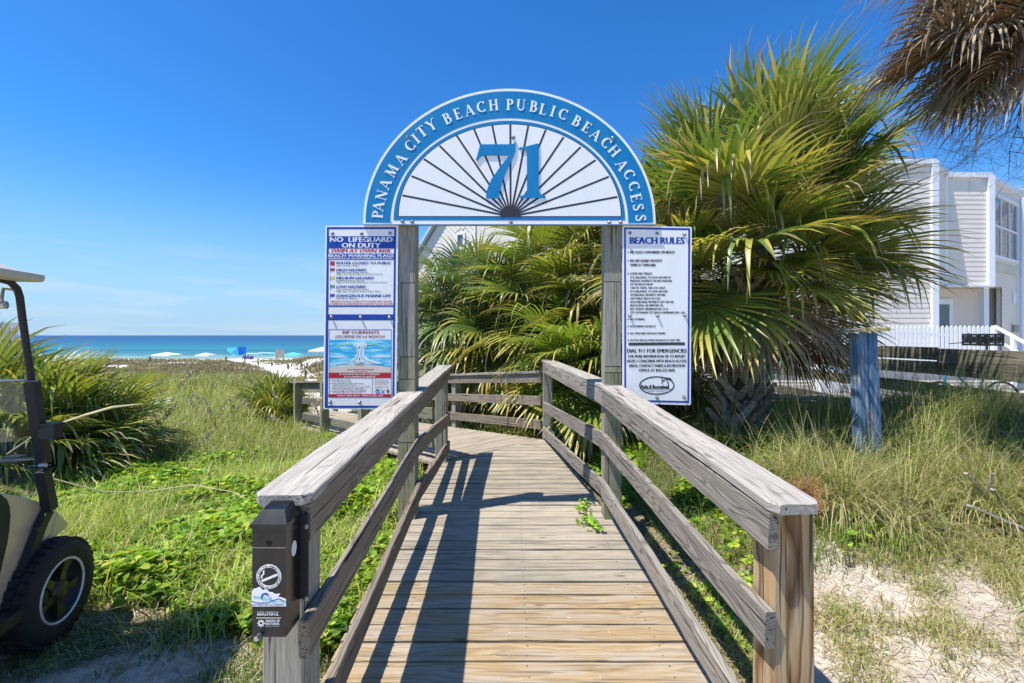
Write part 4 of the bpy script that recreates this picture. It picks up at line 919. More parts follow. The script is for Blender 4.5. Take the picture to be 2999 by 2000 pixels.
GREEN = [(.15, .225, .045), (.20, .27, .055), (.27, .32, .06), (.12, .19, .055), (.34, .36, .075)]
DEAD = [(.38, .29, .19), (.27, .185, .11), (.50, .44, .36), (.20, .125, .07)]
TIP = [(.36, .26, .15), (.42, .33, .2), (.30, .18, .09)]
_fs = [100]
def palm(name, label, x, y, z0, ztop, n, ndead, Lp, Lb, wind=(0, 0, 0), el_hi=80, el_lo=-35, spreadz=.5, trunk_r=.16, boots=0, group=None, g=1.6, lean=(0, 0), zmin=None, nl=34, azc=None, azw=180, dead_el=(-75, -35), greens=None, yel=.25, cat='palm tree', trunk=True, brkp=.3, shy=None, wide=1.0):
    T = empty(name, (x, y, z0), label, cat, group)
    wind = np.array(wind, float); gr = random.Random(_fs[0])
    if trunk:
        mb = MB(); K = 12
        pts = [(x + lean[0] * k / K, y + lean[1] * k / K, z0 - .2 + (ztop - z0 + .2) * k / K) for k in range(K + 1)]
        mb.tube(pts, [trunk_r * (1.05 - .12 * math.sin(k * 1.3)) * (.9 if k > 9 else 1) for k in range(K + 1)], 14)
        mb.build('trunk', M['trunk'], T, True)
    def add(az, el, dead, lp, lb, zb):
        _fs[0] += 1
        f_ = (zb - z0) / max(ztop - z0, .01)
        base = (x + lean[0] * f_ + math.cos(az) * trunk_r * .5, y + lean[1] * f_ + math.sin(az) * trunk_r * .5, zb)
        if dead: me = frond(base, az, el, lp, lb, g * 1.7, wind * .6, gr.choice(DEAD), gr.choice(DEAD), 1, nl=max(20, nl - 8), spread=80, seed=_fs[0], stem=(.3, .22, .13), yel=0, wide=.8)
        else: me = frond(base, az, el, lp, lb, g * gr.uniform(.8, 1.25), wind, gr.choice(greens or GREEN), gr.choice(TIP), 0, nl=nl, brkp=brkp, wide=wide, seed=_fs[0], stem=(.14, .19, .05), yel=yel * (1.6 if el < .2 else .5))
        o_ = link('frond', me, M['dead' if dead else 'leaf'], T); return o_
    for k in range(n):
        f_ = (k + .5) / n
        el = R(el_hi + (el_lo - el_hi) * (f_ ** .9) + gr.uniform(-17, 17)); az = k * 2.39996 + gr.uniform(-.25, .25)
        if azc is not None: az = azc + R(azw) * (((k * .618034) % 1) * 2 - 1)
        zb = ztop - spreadz * min(1, max(0, f_ + gr.uniform(-.22, .15)))
        sc_ = 1.0
        if shy:
            da = (math.degrees(az) - shy[0] + 180) % 360 - 180
            if abs(da) < shy[1] and el < R(38): sc_ = shy[2]
        add(az, el, False, Lp * gr.uniform(.8, 1.2) * sc_, Lb * gr.uniform(.88, 1.12) * (.5 + .5 * sc_), zb)
    for k in range(ndead):
        az = k * 2.39996 * 1.7 + gr.uniform(-.3, .3)
        if azc is not None: az = azc + R(azw) * (((k * .618034) % 1) * 2 - 1)
        o_ = add(az, R(gr.uniform(*dead_el)), True, Lp * gr.uniform(.6, 1.0), Lb * gr.uniform(.6, .95), ztop - spreadz * gr.uniform(.7, 1.25)); o_['label'] = 'dead brown frond'
    return T
q = N('palm_trunk'); tc_ = q.n('ShaderNodeTexCoord'); ns_ = q.n('ShaderNodeTexNoise', i_Scale=14.0, i_Detail=8.0, i_Roughness=.7); mp_ = q.n('ShaderNodeMapping'); mp_.inputs['Scale'].default_value = (1, 1, .35); q.l(tc_.outputs['Object'], mp_.inputs[0]); q.l(mp_.outputs[0], ns_.inputs[0])
q.l(q.ramp(ns_.outputs[0], [(.35, (.035, .025, .016)), (.55, (.11, .08, .055)), (.72, (.22, .18, .13))]), q.b.inputs['Base Color']); q.b.inputs['Roughness'].default_value = .95
bp = q.n('ShaderNodeBump', i_Strength=1.0, i_Distance=.02); q.l(ns_.outputs[0], bp.inputs['Height']); q.l(bp.outputs[0], q.b.inputs['Normal']); M['trunk'] = q.m
M['boot'] = wood('frond_boot', (.40, .36, .30), (.17, .145, .115), ringamt=.1, var=.3, patch=(.28, .22, .15), patchamt=.5)

# main cabbage palm right of the gate
PX, PY = (2160 - CU) * 6.0 / F, 6.0
zg = float(ground(PX, PY))
mp_ = palm('palm_tree', 'large bushy cabbage palm with criss-cross trunk right of the rules sign', PX, PY, zg, 3.26, 100, 16, .86, 1.16, wind=(.42, .1, 0), el_hi=80, el_lo=-30, spreadz=.72, trunk_r=.20, g=.62, wide=1.3, lean=(.38, .1), nl=42, yel=.33, dead_el=(-62, -30), shy=(-72, 38, .5), brkp=.14)
# boots: split frond bases wrapped round the trunk in two crossing spirals
def boot_mesh(sgn):
    mb = MB(); pts = [(0, 0, 0), (sgn * .05, .012, .08), (sgn * .115, .035, .17), (sgn * .17, .085, .25)]
    P_ = []
    for k, (a_, b_, c_) in enumerate(pts):
        w_ = (.040, .036, .030, .026)[k]; t_ = (.022, .022, .02, .016)[k]
        P_ += [(a_ - w_ * .8, b_, c_ + w_ * .45), (a_ + w_ * .8, b_, c_ - w_ * .45), (a_ + w_ * .7, b_ + t_, c_ - w_ * .4), (a_ - w_ * .7, b_ + t_, c_ + w_ * .4)]
        if sgn < 0: P_[-4:] = [(2 * a_ - x_, y_, z_) for x_, y_, z_ in P_[-4:]]
    f_ = []
    for k in range(3):
        for j in range(4): f_.append((4 * k + j, 4 * k + (j + 1) % 4, 4 * k + 4 + (j + 1) % 4, 4 * k + 4 + j))
    f_ += [(0, 1, 2, 3), (12, 13, 14, 15)]; mb.add(P_, f_)
    me = mb.mesh('boot'); import bmesh; bm = bmesh.new(); bm.from_mesh(me); bmesh.ops.recalc_face_normals(bm, faces=bm.faces); bmesh.ops.bevel(bm, geom=bm.edges[:], offset=.004, segments=1, affect='EDGES'); bm.to_mesh(me); bm.free(); me.materials.append(M['boot']); return me
bms = [boot_mesh(1), boot_mesh(-1)]
zb = zg + .02; lvl = 0
while zb < 2.4:
    for k in range(7):
        a_ = 2 * math.pi * (k + .5 * (lvl % 2)) / 7 + random.uniform(-.06, .06)
        f_ = (zb - zg) / (3.3 - zg); cx, cy = PX + .38 * f_, PY + .1 * f_
        for sg in (0, 1):
            r_ = .185 + .016 * sg
            Mx = Matrix.Translation((cx + math.cos(a_) * r_, cy + math.sin(a_) * r_, zb + random.uniform(-.015, .015))) @ Matrix.Rotation(a_ - math.pi / 2, 4, 'Z') @ Matrix.Rotation(random.uniform(-.12, .12), 4, 'Y') @ Matrix.Scale(random.uniform(1.2, 1.5), 4)
            link('boot', bms[sg], None, mp_, Mx)
    zb += .17; lvl += 1
# orange-brown flower stalks in the crown
def wisps(parent, c, n, L_, r0, mat, seed, name='flower_stalk', down=.6):
    r_ = random.Random(seed); mb = MB()
    for k in range(n):
        d_ = Vector((r_.gauss(0, 1), r_.gauss(0, 1), r_.gauss(-.1, .8))).normalized(); p_ = Vector(c); pts = [p_.copy()]
        for j in range(6):
            d_ = (d_ + Vector((r_.gauss(0, .35), r_.gauss(0, .35), r_.gauss(-.1 * down, .3)))).normalized(); p_ = p_ + d_ * L_ / 6 * r_.uniform(.6, 1.2); pts.append(p_.copy())
        mb.tube(pts, [r0 * (1 - .12 * j) for j in range(7)], 3, False)
    return mb.build(name, mat, parent)
M['stalk'] = flat('dry_stalk', (.34, .22, .08), .8, noise=.4, nscale=20); M['stalk_dark'] = flat('dark_twig', (.10, .07, .05), .9); M['straw'] = flat('straw_heap', (.42, .22, .09), .9, noise=.3, nscale=40)
wisps(mp_, at(2275, 420, 5.7), 90, .5, .003, M['stalk'], 3); wisps(mp_, at(1960, 600, 5.7), 110, .55, .003, M['stalk'], 4); wisps(mp_, at(2120, 580, 5.3), 60, .45, .003, flat('grey_stalk', (.30, .22, .17), .9), 5)

# palms behind the bend
grp = 'palms growing behind the bend of the ramp'
def bp_(label, u, v, Yd, n, nd, Lp, Lb, **kw):
    x_ = (u - CU) * Yd / F; zt = CZ - (v - CV) * Yd / F
    return palm('palm_tree', label, x_, Yd, float(ground(x_, Yd)), zt, n, nd, Lp, Lb, group=grp, **kw)
bp_('drooping grey-green palm beside the left gate post, below the gabled house', 1385, 885, 10.8, 64, 12, .7, 1.0, g=1.6, spreadz=1.1, el_hi=66, wide=1.15, brkp=.15,  greens=[(.13, .20, .07), (.17, .24, .08), (.10, .17, .05)], nl=34, yel=.15)
bp_('tall palm behind the middle of the gateway with dead skirt', 1650, 775, 9.6, 72, 20, .85, 1.12, g=.9, spreadz=1.9, el_hi=72, wide=1.15, brkp=.15,  wind=(-.2, 0, 0), nl=36, yel=.45)
bp_('palm with browned fronds just left of the right gate post', 1860, 800, 8.4, 56, 20, .8, 1.12, g=.8, spreadz=1.3, el_hi=75, wide=1.15, brkp=.15,  wind=(-.4, 0, 0), greens=[(.16, .17, .05), (.2, .2, .05), (.1, .14, .03)], nl=30, yel=.5)
bp_('yellow-green palm low behind the far handrail', 1500, 960, 10.3, 56, 22, .65, 1.0, g=1.3, spreadz=.8, el_hi=60, wide=1.15, brkp=.15,  nl=30, yel=.55, el_lo=-50)
bp_('low palm crowding the right handrail below the right gate post', 1735, 1040, 7.9, 50, 8, .6, .95, g=1.3, spreadz=.7, el_hi=60, brkp=.15,  nl=30, yel=.4, el_lo=-55, greens=[(.16, .26, .04), (.22, .32, .05), (.12, .2, .035)])
bp_('dark palm standing deepest behind the gateway palms', 1530, 905, 11.5, 44, 10, .8, 1.2, g=1.8, spreadz=1.0, el_hi=60,  nl=24)
bp_('palm half hidden behind the rules sign', 1960, 850, 9.0, 40, 12, .9, 1.2, g=1.6, spreadz=1.4, nl=26)
bp_('palm at the left edge of the clump by the back handrail', 1290, 1000, 12.4, 36, 10, .7, 1.0, g=1.8, spreadz=.5, el_hi=60, el_lo=0,  nl=26)

# dead-skirted palm at the top right
tp = palm('palm_tree', 'overhead palm at the upper right with a hanging skirt of dead brown fronds', (3290 - CU) * 3.8 / F, 3.8, .1, 4.5, 8, 0, .4, .7, el_hi=80, el_lo=50, spreadz=.3, nl=30, g=1.4)
gr = random.Random(5)
for k in range(64):
    u_, v_ = gr.uniform(2880, 3220), gr.uniform(-200, 190)
    b_ = at(u_, v_, gr.uniform(3.5, 4.1)); _fs[0] += 1
    me = frond(b_, math.pi + gr.uniform(-.9, .6), R(gr.uniform(-60, 5)), .2, gr.uniform(.56, .80), 1.7, np.array((-.25, 0, 0)), gr.choice([(.30, .21, .125), (.22, .145, .08), (.40, .32, .22), (.17, .11, .06), (.20, .17, .07)]), gr.choice(DEAD), 1, nl=30, spread=75, seed=_fs[0], stem=(.3, .22, .13), yel=0, wide=.95)
    o = link('frond', me, M['dead'], tp); o['label'] = 'dead brown frond'
# twiggy dead flower branches under it
def branchy(parent, start, d0, L_, r0, depth, mat, seed, name):
    r_ = random.Random(seed); mb = MB()
    def rec(p_, d_, L__, r__, dp):
        pts = [p_.copy()]
        for j in range(5):
            d_ = (d_ + Vector((r_.gauss(0, .16), r_.gauss(0, .16), r_.gauss(0, .16)))).normalized(); p_ = p_ + d_ * L__ / 5; pts.append(p_.copy())
            if dp > 0 and j >= 1:
                for _ in range(2):
                    nd = (d_ + Vector((r_.gauss(0, .75), r_.gauss(0, .75), r_.gauss(0, .75)))).normalized(); rec(p_, nd, L__ * .55, r__ * .5, dp - 1)
        mb.tube(pts, [r__ * (1 - .13 * j) for j in range(6)], 4 if dp > 1 else 3, False)
    rec(Vector(start), Vector(d0).normalized(), L_, r0, depth); return mb.build(name, mat, parent)
branchy(tp, at(3030, 250, 3.8), (-.25, 0, -1), .68, .006, 3, M['stalk_dark'], 11, 'flower_branch'); branchy(tp, at(2960, 350, 3.8), (-.5, .1, -.7), .4, .004, 3, M['stalk_dark'], 12, 'flower_branch')
wisps(tp, at(2770, 330, 3.8), 50, .36, .0016, flat('lilac_twig', (.22, .14, .15), .9), 13, 'flower_branch')

# saw palmettos on the left
def palmetto(label, u, v, Yd, n, Lp, Lb, zt, nd=6, name='palmetto_bush', **kw):
    x_ = (u - CU) * Yd / F; zz = float(ground(x_, Yd))
    return palm(name, label, x_, Yd, zz, zz + zt, n, nd, Lp, Lb, trunk=False, cat='palmetto', **kw)
pg = 'palmettos in the dune hollow behind the cart'
palmetto('big palmetto clump right of the cart windshield', 120, 0, 5.7, 72, .46, .84, .42, wind=(.45, 0, 0), el_hi=80, el_lo=-25, g=1.3, spreadz=.42, nd=26, group=pg, dead_el=(-60, -10), yel=.2)
palmetto('palmetto clump seen through the cart windshield', -60, 0, 5.4, 50, .55, .9, .45, el_hi=85, el_lo=-10, g=1.3, spreadz=.4, nd=14, group=pg, dead_el=(-60, -10))
palmetto('palmetto clump leaning towards the meadow, its tips dark', 235, 0, 6.8, 34, .5, .8, .3, wind=(.5, 0, 0), el_hi=60, el_lo=-15, g=1.3, spreadz=.3, nd=10, group=pg, dead_el=(-40, 10))
palmetto('small palmetto by the seaward handrail among the sea oats', 812, 0, 11.2, 26, .45, .75, .15, el_hi=88, el_lo=10, g=.9, spreadz=.15, nd=9, nl=26, dead_el=(-10, 30))

# ------------------------------------------------------------------ ground vegetation (numpy blades)
def blades(n, pts, h, wd, lean, colf, seg=3, curl=1.0, seed=0, azs=None):
    """pts (n,3); ribbon blades; returns V,Q,C"""
    r = np.random.default_rng(seed); az = r.random(n) * 2 * np.pi if azs is None else azs + r.normal(0, .35, n)
    d = np.stack([np.cos(az), np.sin(az), np.zeros(n)], -1); s = np.stack([-np.sin(az), np.cos(az), np.zeros(n)], -1)
    th0 = np.abs(r.normal(0, lean, n)); Vv = []; pos = pts.copy(); ang = th0.copy(); cur = r.random(n) * curl
    for k in range(seg + 1):
        f = k / seg; wk = wd * (1 - f ** 1.5) + .0006
        Vv.append(np.stack([pos - s * wk[:, None], pos + s * wk[:, None]], 1))
        dirv = d * np.sin(ang)[:, None]; dirv[:, 2] = np.cos(ang); pos = pos + dirv * (h / seg)[:, None]; ang = ang + cur * 1.2 / seg * 2
    P = np.stack(Vv, 1); idx = np.arange(n * (seg + 1) * 2).reshape(n, seg + 1, 2)
    Qq = np.stack([idx[:, :-1, 0], idx[:, :-1, 1], idx[:, 1:, 1], idx[:, 1:, 0]], -1).reshape(-1, 4)
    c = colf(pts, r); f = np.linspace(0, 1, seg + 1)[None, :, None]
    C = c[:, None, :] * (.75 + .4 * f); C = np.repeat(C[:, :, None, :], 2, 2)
    return P.reshape(-1, 3), Qq, C.reshape(-1, 3)
def scatter(n, xr, yr, dens, r, polar=False):
    """rejection sample by density function"""
    out_ = []; tot = 0
    while tot < n:
        m = n * 3
        if polar:   # denser near the camera: sample y with 1/y law within the view fan
            y_ = yr[0] * (yr[1] / yr[0]) ** r.random(m); x_ = y_ * (xr[0] + (xr[1] - xr[0]) * r.random(m))
        else: x_ = r.uniform(*xr, m); y_ = r.uniform(*yr, m)
        k = r.random(m) < dens(x_, y_); out_.append(np.stack([x_[k], y_[k]], -1)); tot += k.sum()
        if len(out_) > 40: break
    P = np.concatenate(out_)[:n]; z = ground(P[:, 0], P[:, 1]); return np.column_stack([P, z])
def offwalk(x, y):
    on1 = (x > edgeL(y) - .14) & (x < edgeR(y) + .16) & (y < 6.95)
    t, s = s2t(x, y); on2 = (s > sL - .15) & (s < sR + .15) & (t > -.3) & (t < 10.8)
    return (~(on1 | on2)).astype(float)
def palette(cols, wts=None, jit=.25):
    cols = np.array(cols)
    def f(p, r):
        i_ = r.choice(len(cols), len(p), p=wts); return cols[i_] * (1 + r.normal(0, jit, (len(p), 1))).clip(.4, 1.8)
    return f
def stuff(name, parts, mat, label):
    V_ = np.concatenate([p_[0] for p_ in parts]); off = np.cumsum([0] + [len(p_[0]) for p_ in parts[:-1]]); Q_ = np.concatenate([p_[1] + o_ for p_, o_ in zip(parts, off)]); C_ = np.concatenate([p_[2] for p_ in parts])
    o = link(name, np_mesh(name, V_, Q_, C_), M[mat]); return tag(o, label, kind='stuff')
r_ = np.random.default_rng(21)
GC = [(.14, .20, .035), (.22, .26, .06), (.35, .34, .13), (.42, .37, .2), (.09, .14, .03)]
def vnz(x, y, f=1.3): return .5 + .5 * np.clip(fbm(x + 11, y - 7, f, 3), -1, 1)
# meadow: left side of the walk
def d_mead(x, y): return offwalk(x, y) * (1 - .93 * sandmask(x, y)) * (1 - .85 * vine_zone(x, y)) * (.35 + .65 * vnz(x, y, .9)) * (x < 1.3) * sstep(2.3, 2.9, y + .0 * x) * cartfree(x, y)
def cartfree(x, y):
    return 1 - (1 - sstep(.25, .6, np.abs(x + 2.45 - .23 * 0))) * (1 - sstep(2.75, 3.1, y)) * 1.0
def vine_zone(x, y):
    a_ = np.clip(fbm(x, y, 1.0, 3) * .7 + .42 + .75 * sstep(4.0, 4.6, y) + .5 * (1 - sstep(-2.6, -1.6, -np.abs(x + 1.2))) * 0 + .5 * (1 - sstep(.6, 1.6, np.abs(x + 1.6))) * (1 - sstep(3.6, 4.2, y)), 0, 1) * sstep(2.3, 2.8, y) * (1 - sstep(6.2, 7.4, y - .15 * x)) * (x < -.8)
    # strip beside the walk stays leafy up to the bend
    b_ = (1 - sstep(.2, 1.1, np.abs(x + 1.45 + .45 * np.maximum(y - 6, 0)))) * sstep(2.4, 3, y) * (1 - sstep(8.6, 10, y)) * (x < -.8)
    return np.clip(a_ + b_, 0, 1)
pts = scatter(80000, (-1.22, .1), (2.3, 24), d_mead, r_, True); n = len(pts); yd = pts[:, 1]
h = (.16 + .02 * np.minimum(yd, 14)) * r_.uniform(.5, 1.5, n); wd = .0016 + .00065 * yd
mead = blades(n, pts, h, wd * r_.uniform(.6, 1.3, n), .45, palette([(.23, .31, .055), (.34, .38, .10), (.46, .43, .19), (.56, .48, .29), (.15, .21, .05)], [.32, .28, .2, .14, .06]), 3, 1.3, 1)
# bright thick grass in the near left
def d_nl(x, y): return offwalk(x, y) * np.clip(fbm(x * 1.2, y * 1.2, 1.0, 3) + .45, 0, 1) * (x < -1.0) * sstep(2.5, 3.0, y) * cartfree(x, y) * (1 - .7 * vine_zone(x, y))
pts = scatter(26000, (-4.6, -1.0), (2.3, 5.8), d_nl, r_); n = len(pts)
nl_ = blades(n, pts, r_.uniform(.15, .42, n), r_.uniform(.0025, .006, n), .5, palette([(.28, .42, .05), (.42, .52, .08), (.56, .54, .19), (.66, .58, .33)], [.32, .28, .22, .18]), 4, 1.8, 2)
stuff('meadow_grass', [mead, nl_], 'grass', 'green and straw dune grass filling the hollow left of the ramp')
# far dunes
def d_far(x, y): return (1 - sandmask(x, y)) * (.3 + .7 * vnz(x, y, .5))
pts = scatter(70000, (-1.2, -.30), (18, 54), d_far, r_, True); n = len(pts); yd = pts[:, 1]
def colfar(p, r):
    br = np.clip(fbm(p[:, 0], p[:, 1], .32, 3) * .9 + .35 + sstep(17, 23, p[:, 1]) * 1.0 - sstep(42, 48, p[:, 1]) * .9, 0, 1)[:, None] * (r.random((len(p), 1)) < .75)
    g_ = np.array([(.29, .29, .13)]) ; b_ = np.array([(.235, .18, .14)]); return (g_ * (1 - br) + b_ * br) * (1 + r.normal(0, .28, (len(p), 1))).clip(.4, 1.8)
far_ = blades(n, pts, r_.uniform(.12, .42, n), .0010 * yd * r_.uniform(.5, 1.2, n), .6, colfar, 2, 1.0, 3)
# right of the frame beyond the palms
def d_fr(x, y): return np.ones_like(x) * .8
pts = scatter(12000, (-.30, .45), (7.2, 20), lambda x, y: offwalk(x, y) * (1 - sandmask(x, y)) * (x < 5.9), r_, True); n = len(pts)
fr_ = blades(n, pts, r_.uniform(.1, .3, n), r_.uniform(.004, .009, n), .5, palette([(.07, .13, .025), (.12, .19, .03), (.18, .21, .06)]), 3, 1.2, 4)
stuff('dune_grass', [far_, fr_], 'grass', 'olive and brown scrub grass over the far dunes')
# right mound: long arching grass
def d_rm(x, y): return offwalk(x, y) * sstep(1.9, 2.5, x + .3 * fbm(x, y, 1.5, 2)) * sstep(3.3, 4.0, y + .2 * fbm(x, y, 1.8, 2)) * (x < 6.1) * (.35 + .65 * vnz(x, y, 1.6)) * (1 - .93 * ((x / y < .575) & (y > 3.7))) * (np.hypot((x - 2.42) * 1.0, (y - 3.65) * .8) > .34)
pts = scatter(22000, (1.7, 6.15), (3.3, 7.6), d_rm, r_); n = len(pts)
cen = scatter(330, (1.7, 6.1), (3.5, 7.2), d_rm, r_); ci = r_.integers(0, len(cen), 26000); sz = r_.uniform(.5, 1.3, len(cen))
off_ = r_.normal(0, .07, (len(ci), 2)); cp_ = cen[ci, :2] + off_; keep = offwalk(cp_[:, 0], cp_[:, 1]) > 0; ci, off_, cp_ = ci[keep], off_[keep], cp_[keep]
cp3 = np.column_stack([cp_, ground(cp_[:, 0], cp_[:, 1])]); hue = r_.random(len(cen))[ci]
def colcl(p, r):
    a_ = np.array([(.20, .29, .06), (.32, .36, .11), (.50, .45, .22), (.60, .50, .3)]); return a_[np.clip((hue * 2.2 + r.random(len(p)) * 1.6).astype(int), 0, 3)] * (1 + r.normal(0, .2, (len(p), 1))).clip(.5, 1.6)
clump_ = blades(len(ci), cp3, r_.uniform(.35, .85, len(ci)) * sz[ci], r_.uniform(.0018, .0036, len(ci)), .42, colcl, 6, 2.6, 55, np.arctan2(off_[:, 1], off_[:, 0]))
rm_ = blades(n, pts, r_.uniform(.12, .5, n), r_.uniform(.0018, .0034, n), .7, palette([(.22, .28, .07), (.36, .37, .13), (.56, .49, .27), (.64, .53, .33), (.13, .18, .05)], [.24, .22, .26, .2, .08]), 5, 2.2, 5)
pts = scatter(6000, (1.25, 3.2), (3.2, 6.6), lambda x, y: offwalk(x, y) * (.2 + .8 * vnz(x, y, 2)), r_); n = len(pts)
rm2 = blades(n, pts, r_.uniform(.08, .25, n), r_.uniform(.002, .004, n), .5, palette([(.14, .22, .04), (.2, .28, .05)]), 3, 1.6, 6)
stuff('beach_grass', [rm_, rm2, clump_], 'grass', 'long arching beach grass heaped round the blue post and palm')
# sparse tufts on the sand, right foreground and bottom left
def d_sp(x, y): return offwalk(x, y) * np.clip(fbm(x, y, 3.1, 4) * 1.1 + .12 + sstep(2.4, 3.6, y) * .35, 0, 1) * (x > 1.1)
pts = scatter(30000, (1.1, 4.6), (1.2, 3.9), d_sp, r_); n = len(pts)
sp_ = blades(n, pts, r_.uniform(.04, .16, n), r_.uniform(.0012, .0026, n), .95, palette([(.24, .30, .07), (.38, .38, .13), (.50, .42, .2), (.6, .5, .28)], [.3, .27, .25, .18]), 3, 1.6, 7)
pts = scatter(9000, (-3.4, -1.0), (1.7, 2.7), lambda x, y: offwalk(x, y) * np.clip(fbm(x, y, 3.0, 3) + .25, 0, 1), r_); n = len(pts)
sp2 = blades(n, pts, r_.uniform(.03, .10, n), r_.uniform(.0014, .003, n), .8, palette([(.12, .20, .04), (.18, .24, .06), (.3, .28, .13)]), 3, 1.6, 8)
stuff('sand_grass', [sp_, sp2], 'grass', 'thin yellowing grass sprouting from the bare sand')
# straw litter lying flat
def litter(n, xr, yr, dens, cols, seed, lo=.03, hi=.14, wd=.0016):
    r = np.random.default_rng(seed); pts = scatter(n, xr, yr, dens, r); n = len(pts); az = r.random(n) * np.pi * 2; ln = r.uniform(lo, hi, n)
    d = np.stack([np.cos(az), np.sin(az), r.normal(0, .12, n)], -1) * ln[:, None]; s = np.stack([-np.sin(az), np.cos(az), np.zeros(n)], -1) * wd
    p0 = pts + np.array([0, 0, .008]); m = p0 + d * .5 + np.array([0, 0, 1]) * (ln * .08)[:, None]; e = p0 + d
    P = np.stack([p0 - s, p0 + s, m - s, m + s, e - s * .4, e + s * .4], 1); idx = np.arange(n * 6).reshape(n, 6)
    Qq = np.concatenate([idx[:, [0, 1, 3, 2]], idx[:, [2, 3, 5, 4]]]); c = palette(cols)(pts, r); return P.reshape(-1, 3), Qq, np.repeat(c, 6, 0)
LC = [(.50, .40, .25), (.42, .31, .19), (.58, .49, .33), (.30, .22, .14)]
stuff('straw_litter', [litter(16000, (1.0, 4.6), (1.3, 4.4), lambda x, y: offwalk(x, y) * (.25 + .75 * vnz(x, y, 3)), LC, 31), litter(5000, (-3.6, -.95), (1.9, 3.6), lambda x, y: offwalk(x, y), LC, 32), litter(9000, (-6, -1.0), (3.2, 8), lambda x, y: offwalk(x, y), LC, 33, .1, .4, .003)], 'twig', 'dead straw and twigs lying on the sand')
# vines: cupped leaves
def leaves(pts, size, up_h, colf, seed):
    n = len(pts); r = np.random.default_rng(seed); az = r.random(n) * 2 * np.pi; tilt = r.normal(.0, .5, n)
    nr = np.stack([np.cos(az) * np.sin(tilt), np.sin(az) * np.sin(tilt), np.cos(tilt)], -1); a2 = r.random(n) * 6.28
    t = np.stack([np.cos(a2), np.sin(a2), np.zeros(n)], -1); u = np.cross(nr, t); u /= np.linalg.norm(u, axis=1)[:, None]; t = np.cross(u, nr)
    c = pts + np.array([0, 0, 1]) * up_h[:, None]
    shp = [(-.5, 0, 0), (-.32, .42, .10), (.15, .44, .12), (.62, 0, .0), (.15, -.44, .12), (-.32, -.42, .10)]
    P = np.stack([c + (t * a + u * b + nr * z_) * size[:, None] for a, b, z_ in shp], 1); idx = np.arange(n * 6).reshape(n, 6)
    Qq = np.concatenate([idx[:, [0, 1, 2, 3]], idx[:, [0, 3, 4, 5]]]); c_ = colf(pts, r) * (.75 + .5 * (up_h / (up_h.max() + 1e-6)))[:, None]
    return P.reshape(-1, 3), Qq, np.repeat(c_, 6, 0)
VC = palette([(.15, .30, .02), (.22, .38, .03), (.32, .46, .04), (.42, .50, .06), (.52, .50, .08), (.08, .17, .02)], [.22, .25, .2, .13, .08, .12], .22)
def hv(p_, r, a, b): return r.random(len(p_)) ** .7 * (a + b * np.clip(fbm(p_[:, 0], p_[:, 1], 1.7, 3) + .4, 0, 1))
pts = scatter(125000, (-6.2, -.9), (2.3, 9.5), lambda x, y: offwalk(x, y) * vine_zone(x, y) * cartfree(x, y) * sstep(2.5, 2.9, y + .3 * (x + 1.6)), r_)
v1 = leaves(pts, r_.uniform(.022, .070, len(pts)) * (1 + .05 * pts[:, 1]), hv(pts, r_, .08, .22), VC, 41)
pts = scatter(9000, (1.05, 2.9), (3.2, 8.2), lambda x, y: offwalk(x, y) * np.clip(fbm(x, y, 1.9, 3) * 1.1 + .25, 0, 1) * sstep(3.0, 4.6, y), r_)
v2 = leaves(pts, r_.uniform(.03, .07, len(pts)), hv(pts, r_, .04, .14), VC, 42)
pts = scatter(1400, (1.2, 3.2), (1.6, 3.4), lambda x, y: offwalk(x, y) * (fbm(x, y, 2.7, 2) > .55), r_)
v3 = leaves(pts, r_.uniform(.02, .05, len(pts)), hv(pts, r_, .01, .05), VC, 43)
pts = scatter(5000, (2.0, 6.0), (3.6, 6.5), lambda x, y: offwalk(x, y) * (fbm(x, y, 2.2, 3) > .35), r_)
v4 = leaves(pts, r_.uniform(.03, .06, len(pts)), hv(pts, r_, .05, .2), VC, 44)
pts = scatter(7000, (-2.4, 3.6), (7.6, 10.5), lambda x, y: offwalk(x, y), r_)
v5 = leaves(pts, r_.uniform(.04, .09, len(pts)), hv(pts, r_, .05, .2), palette([(.06, .14, .02), (.1, .2, .02)]), 45)
pts = scatter(900, (1.18, 1.95), (2.1, 3.3), lambda x, y: offwalk(x, y) * (fbm(x, y, 4.1, 2) > -.1) * (1 - sstep(.2, .5, np.abs(x - 1.3 - .35 * (3.1 - y)))), r_)
v6 = leaves(pts, r_.uniform(.02, .05, len(pts)), hv(pts, r_, .02, .06), VC, 46)
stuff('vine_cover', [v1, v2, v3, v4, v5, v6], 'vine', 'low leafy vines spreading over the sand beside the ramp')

# vine sprig on the deck by the right rail
sp = empty('vine_sprig', (.62, 4.1, .08), 'bright green vine sprig growing over the deck edge by the right rail', 'plant')
rr2 = np.random.default_rng(9); k = 70; f = rr2.random(k)
pp = np.stack([.72 - .0 * f + rr2.normal(0, .035, k) - .10 * np.sin(f * 3), 4.35 - .62 * f, deck_z(4.35 - .62 * f) + .01 + 0 * f], -1)
V_, Q_, C_ = leaves(pp, rr2.uniform(.025, .045, k), rr2.uniform(0, .05, k), palette([(.22, .42, .03), (.34, .5, .04), (.15, .3, .03)]), 9)
link('leaf_cluster', np_mesh('leaf_cluster', V_, Q_, C_), M['vine'], sp)
mb = MB(); mb.tube([(.74, 4.4, deck_z(4.4) + .01), (.66, 4.1, deck_z(4.1) + .012), (.70, 3.75, deck_z(3.75) + .01)], .004, 5); mb.build('stem', M['stalk'], sp)

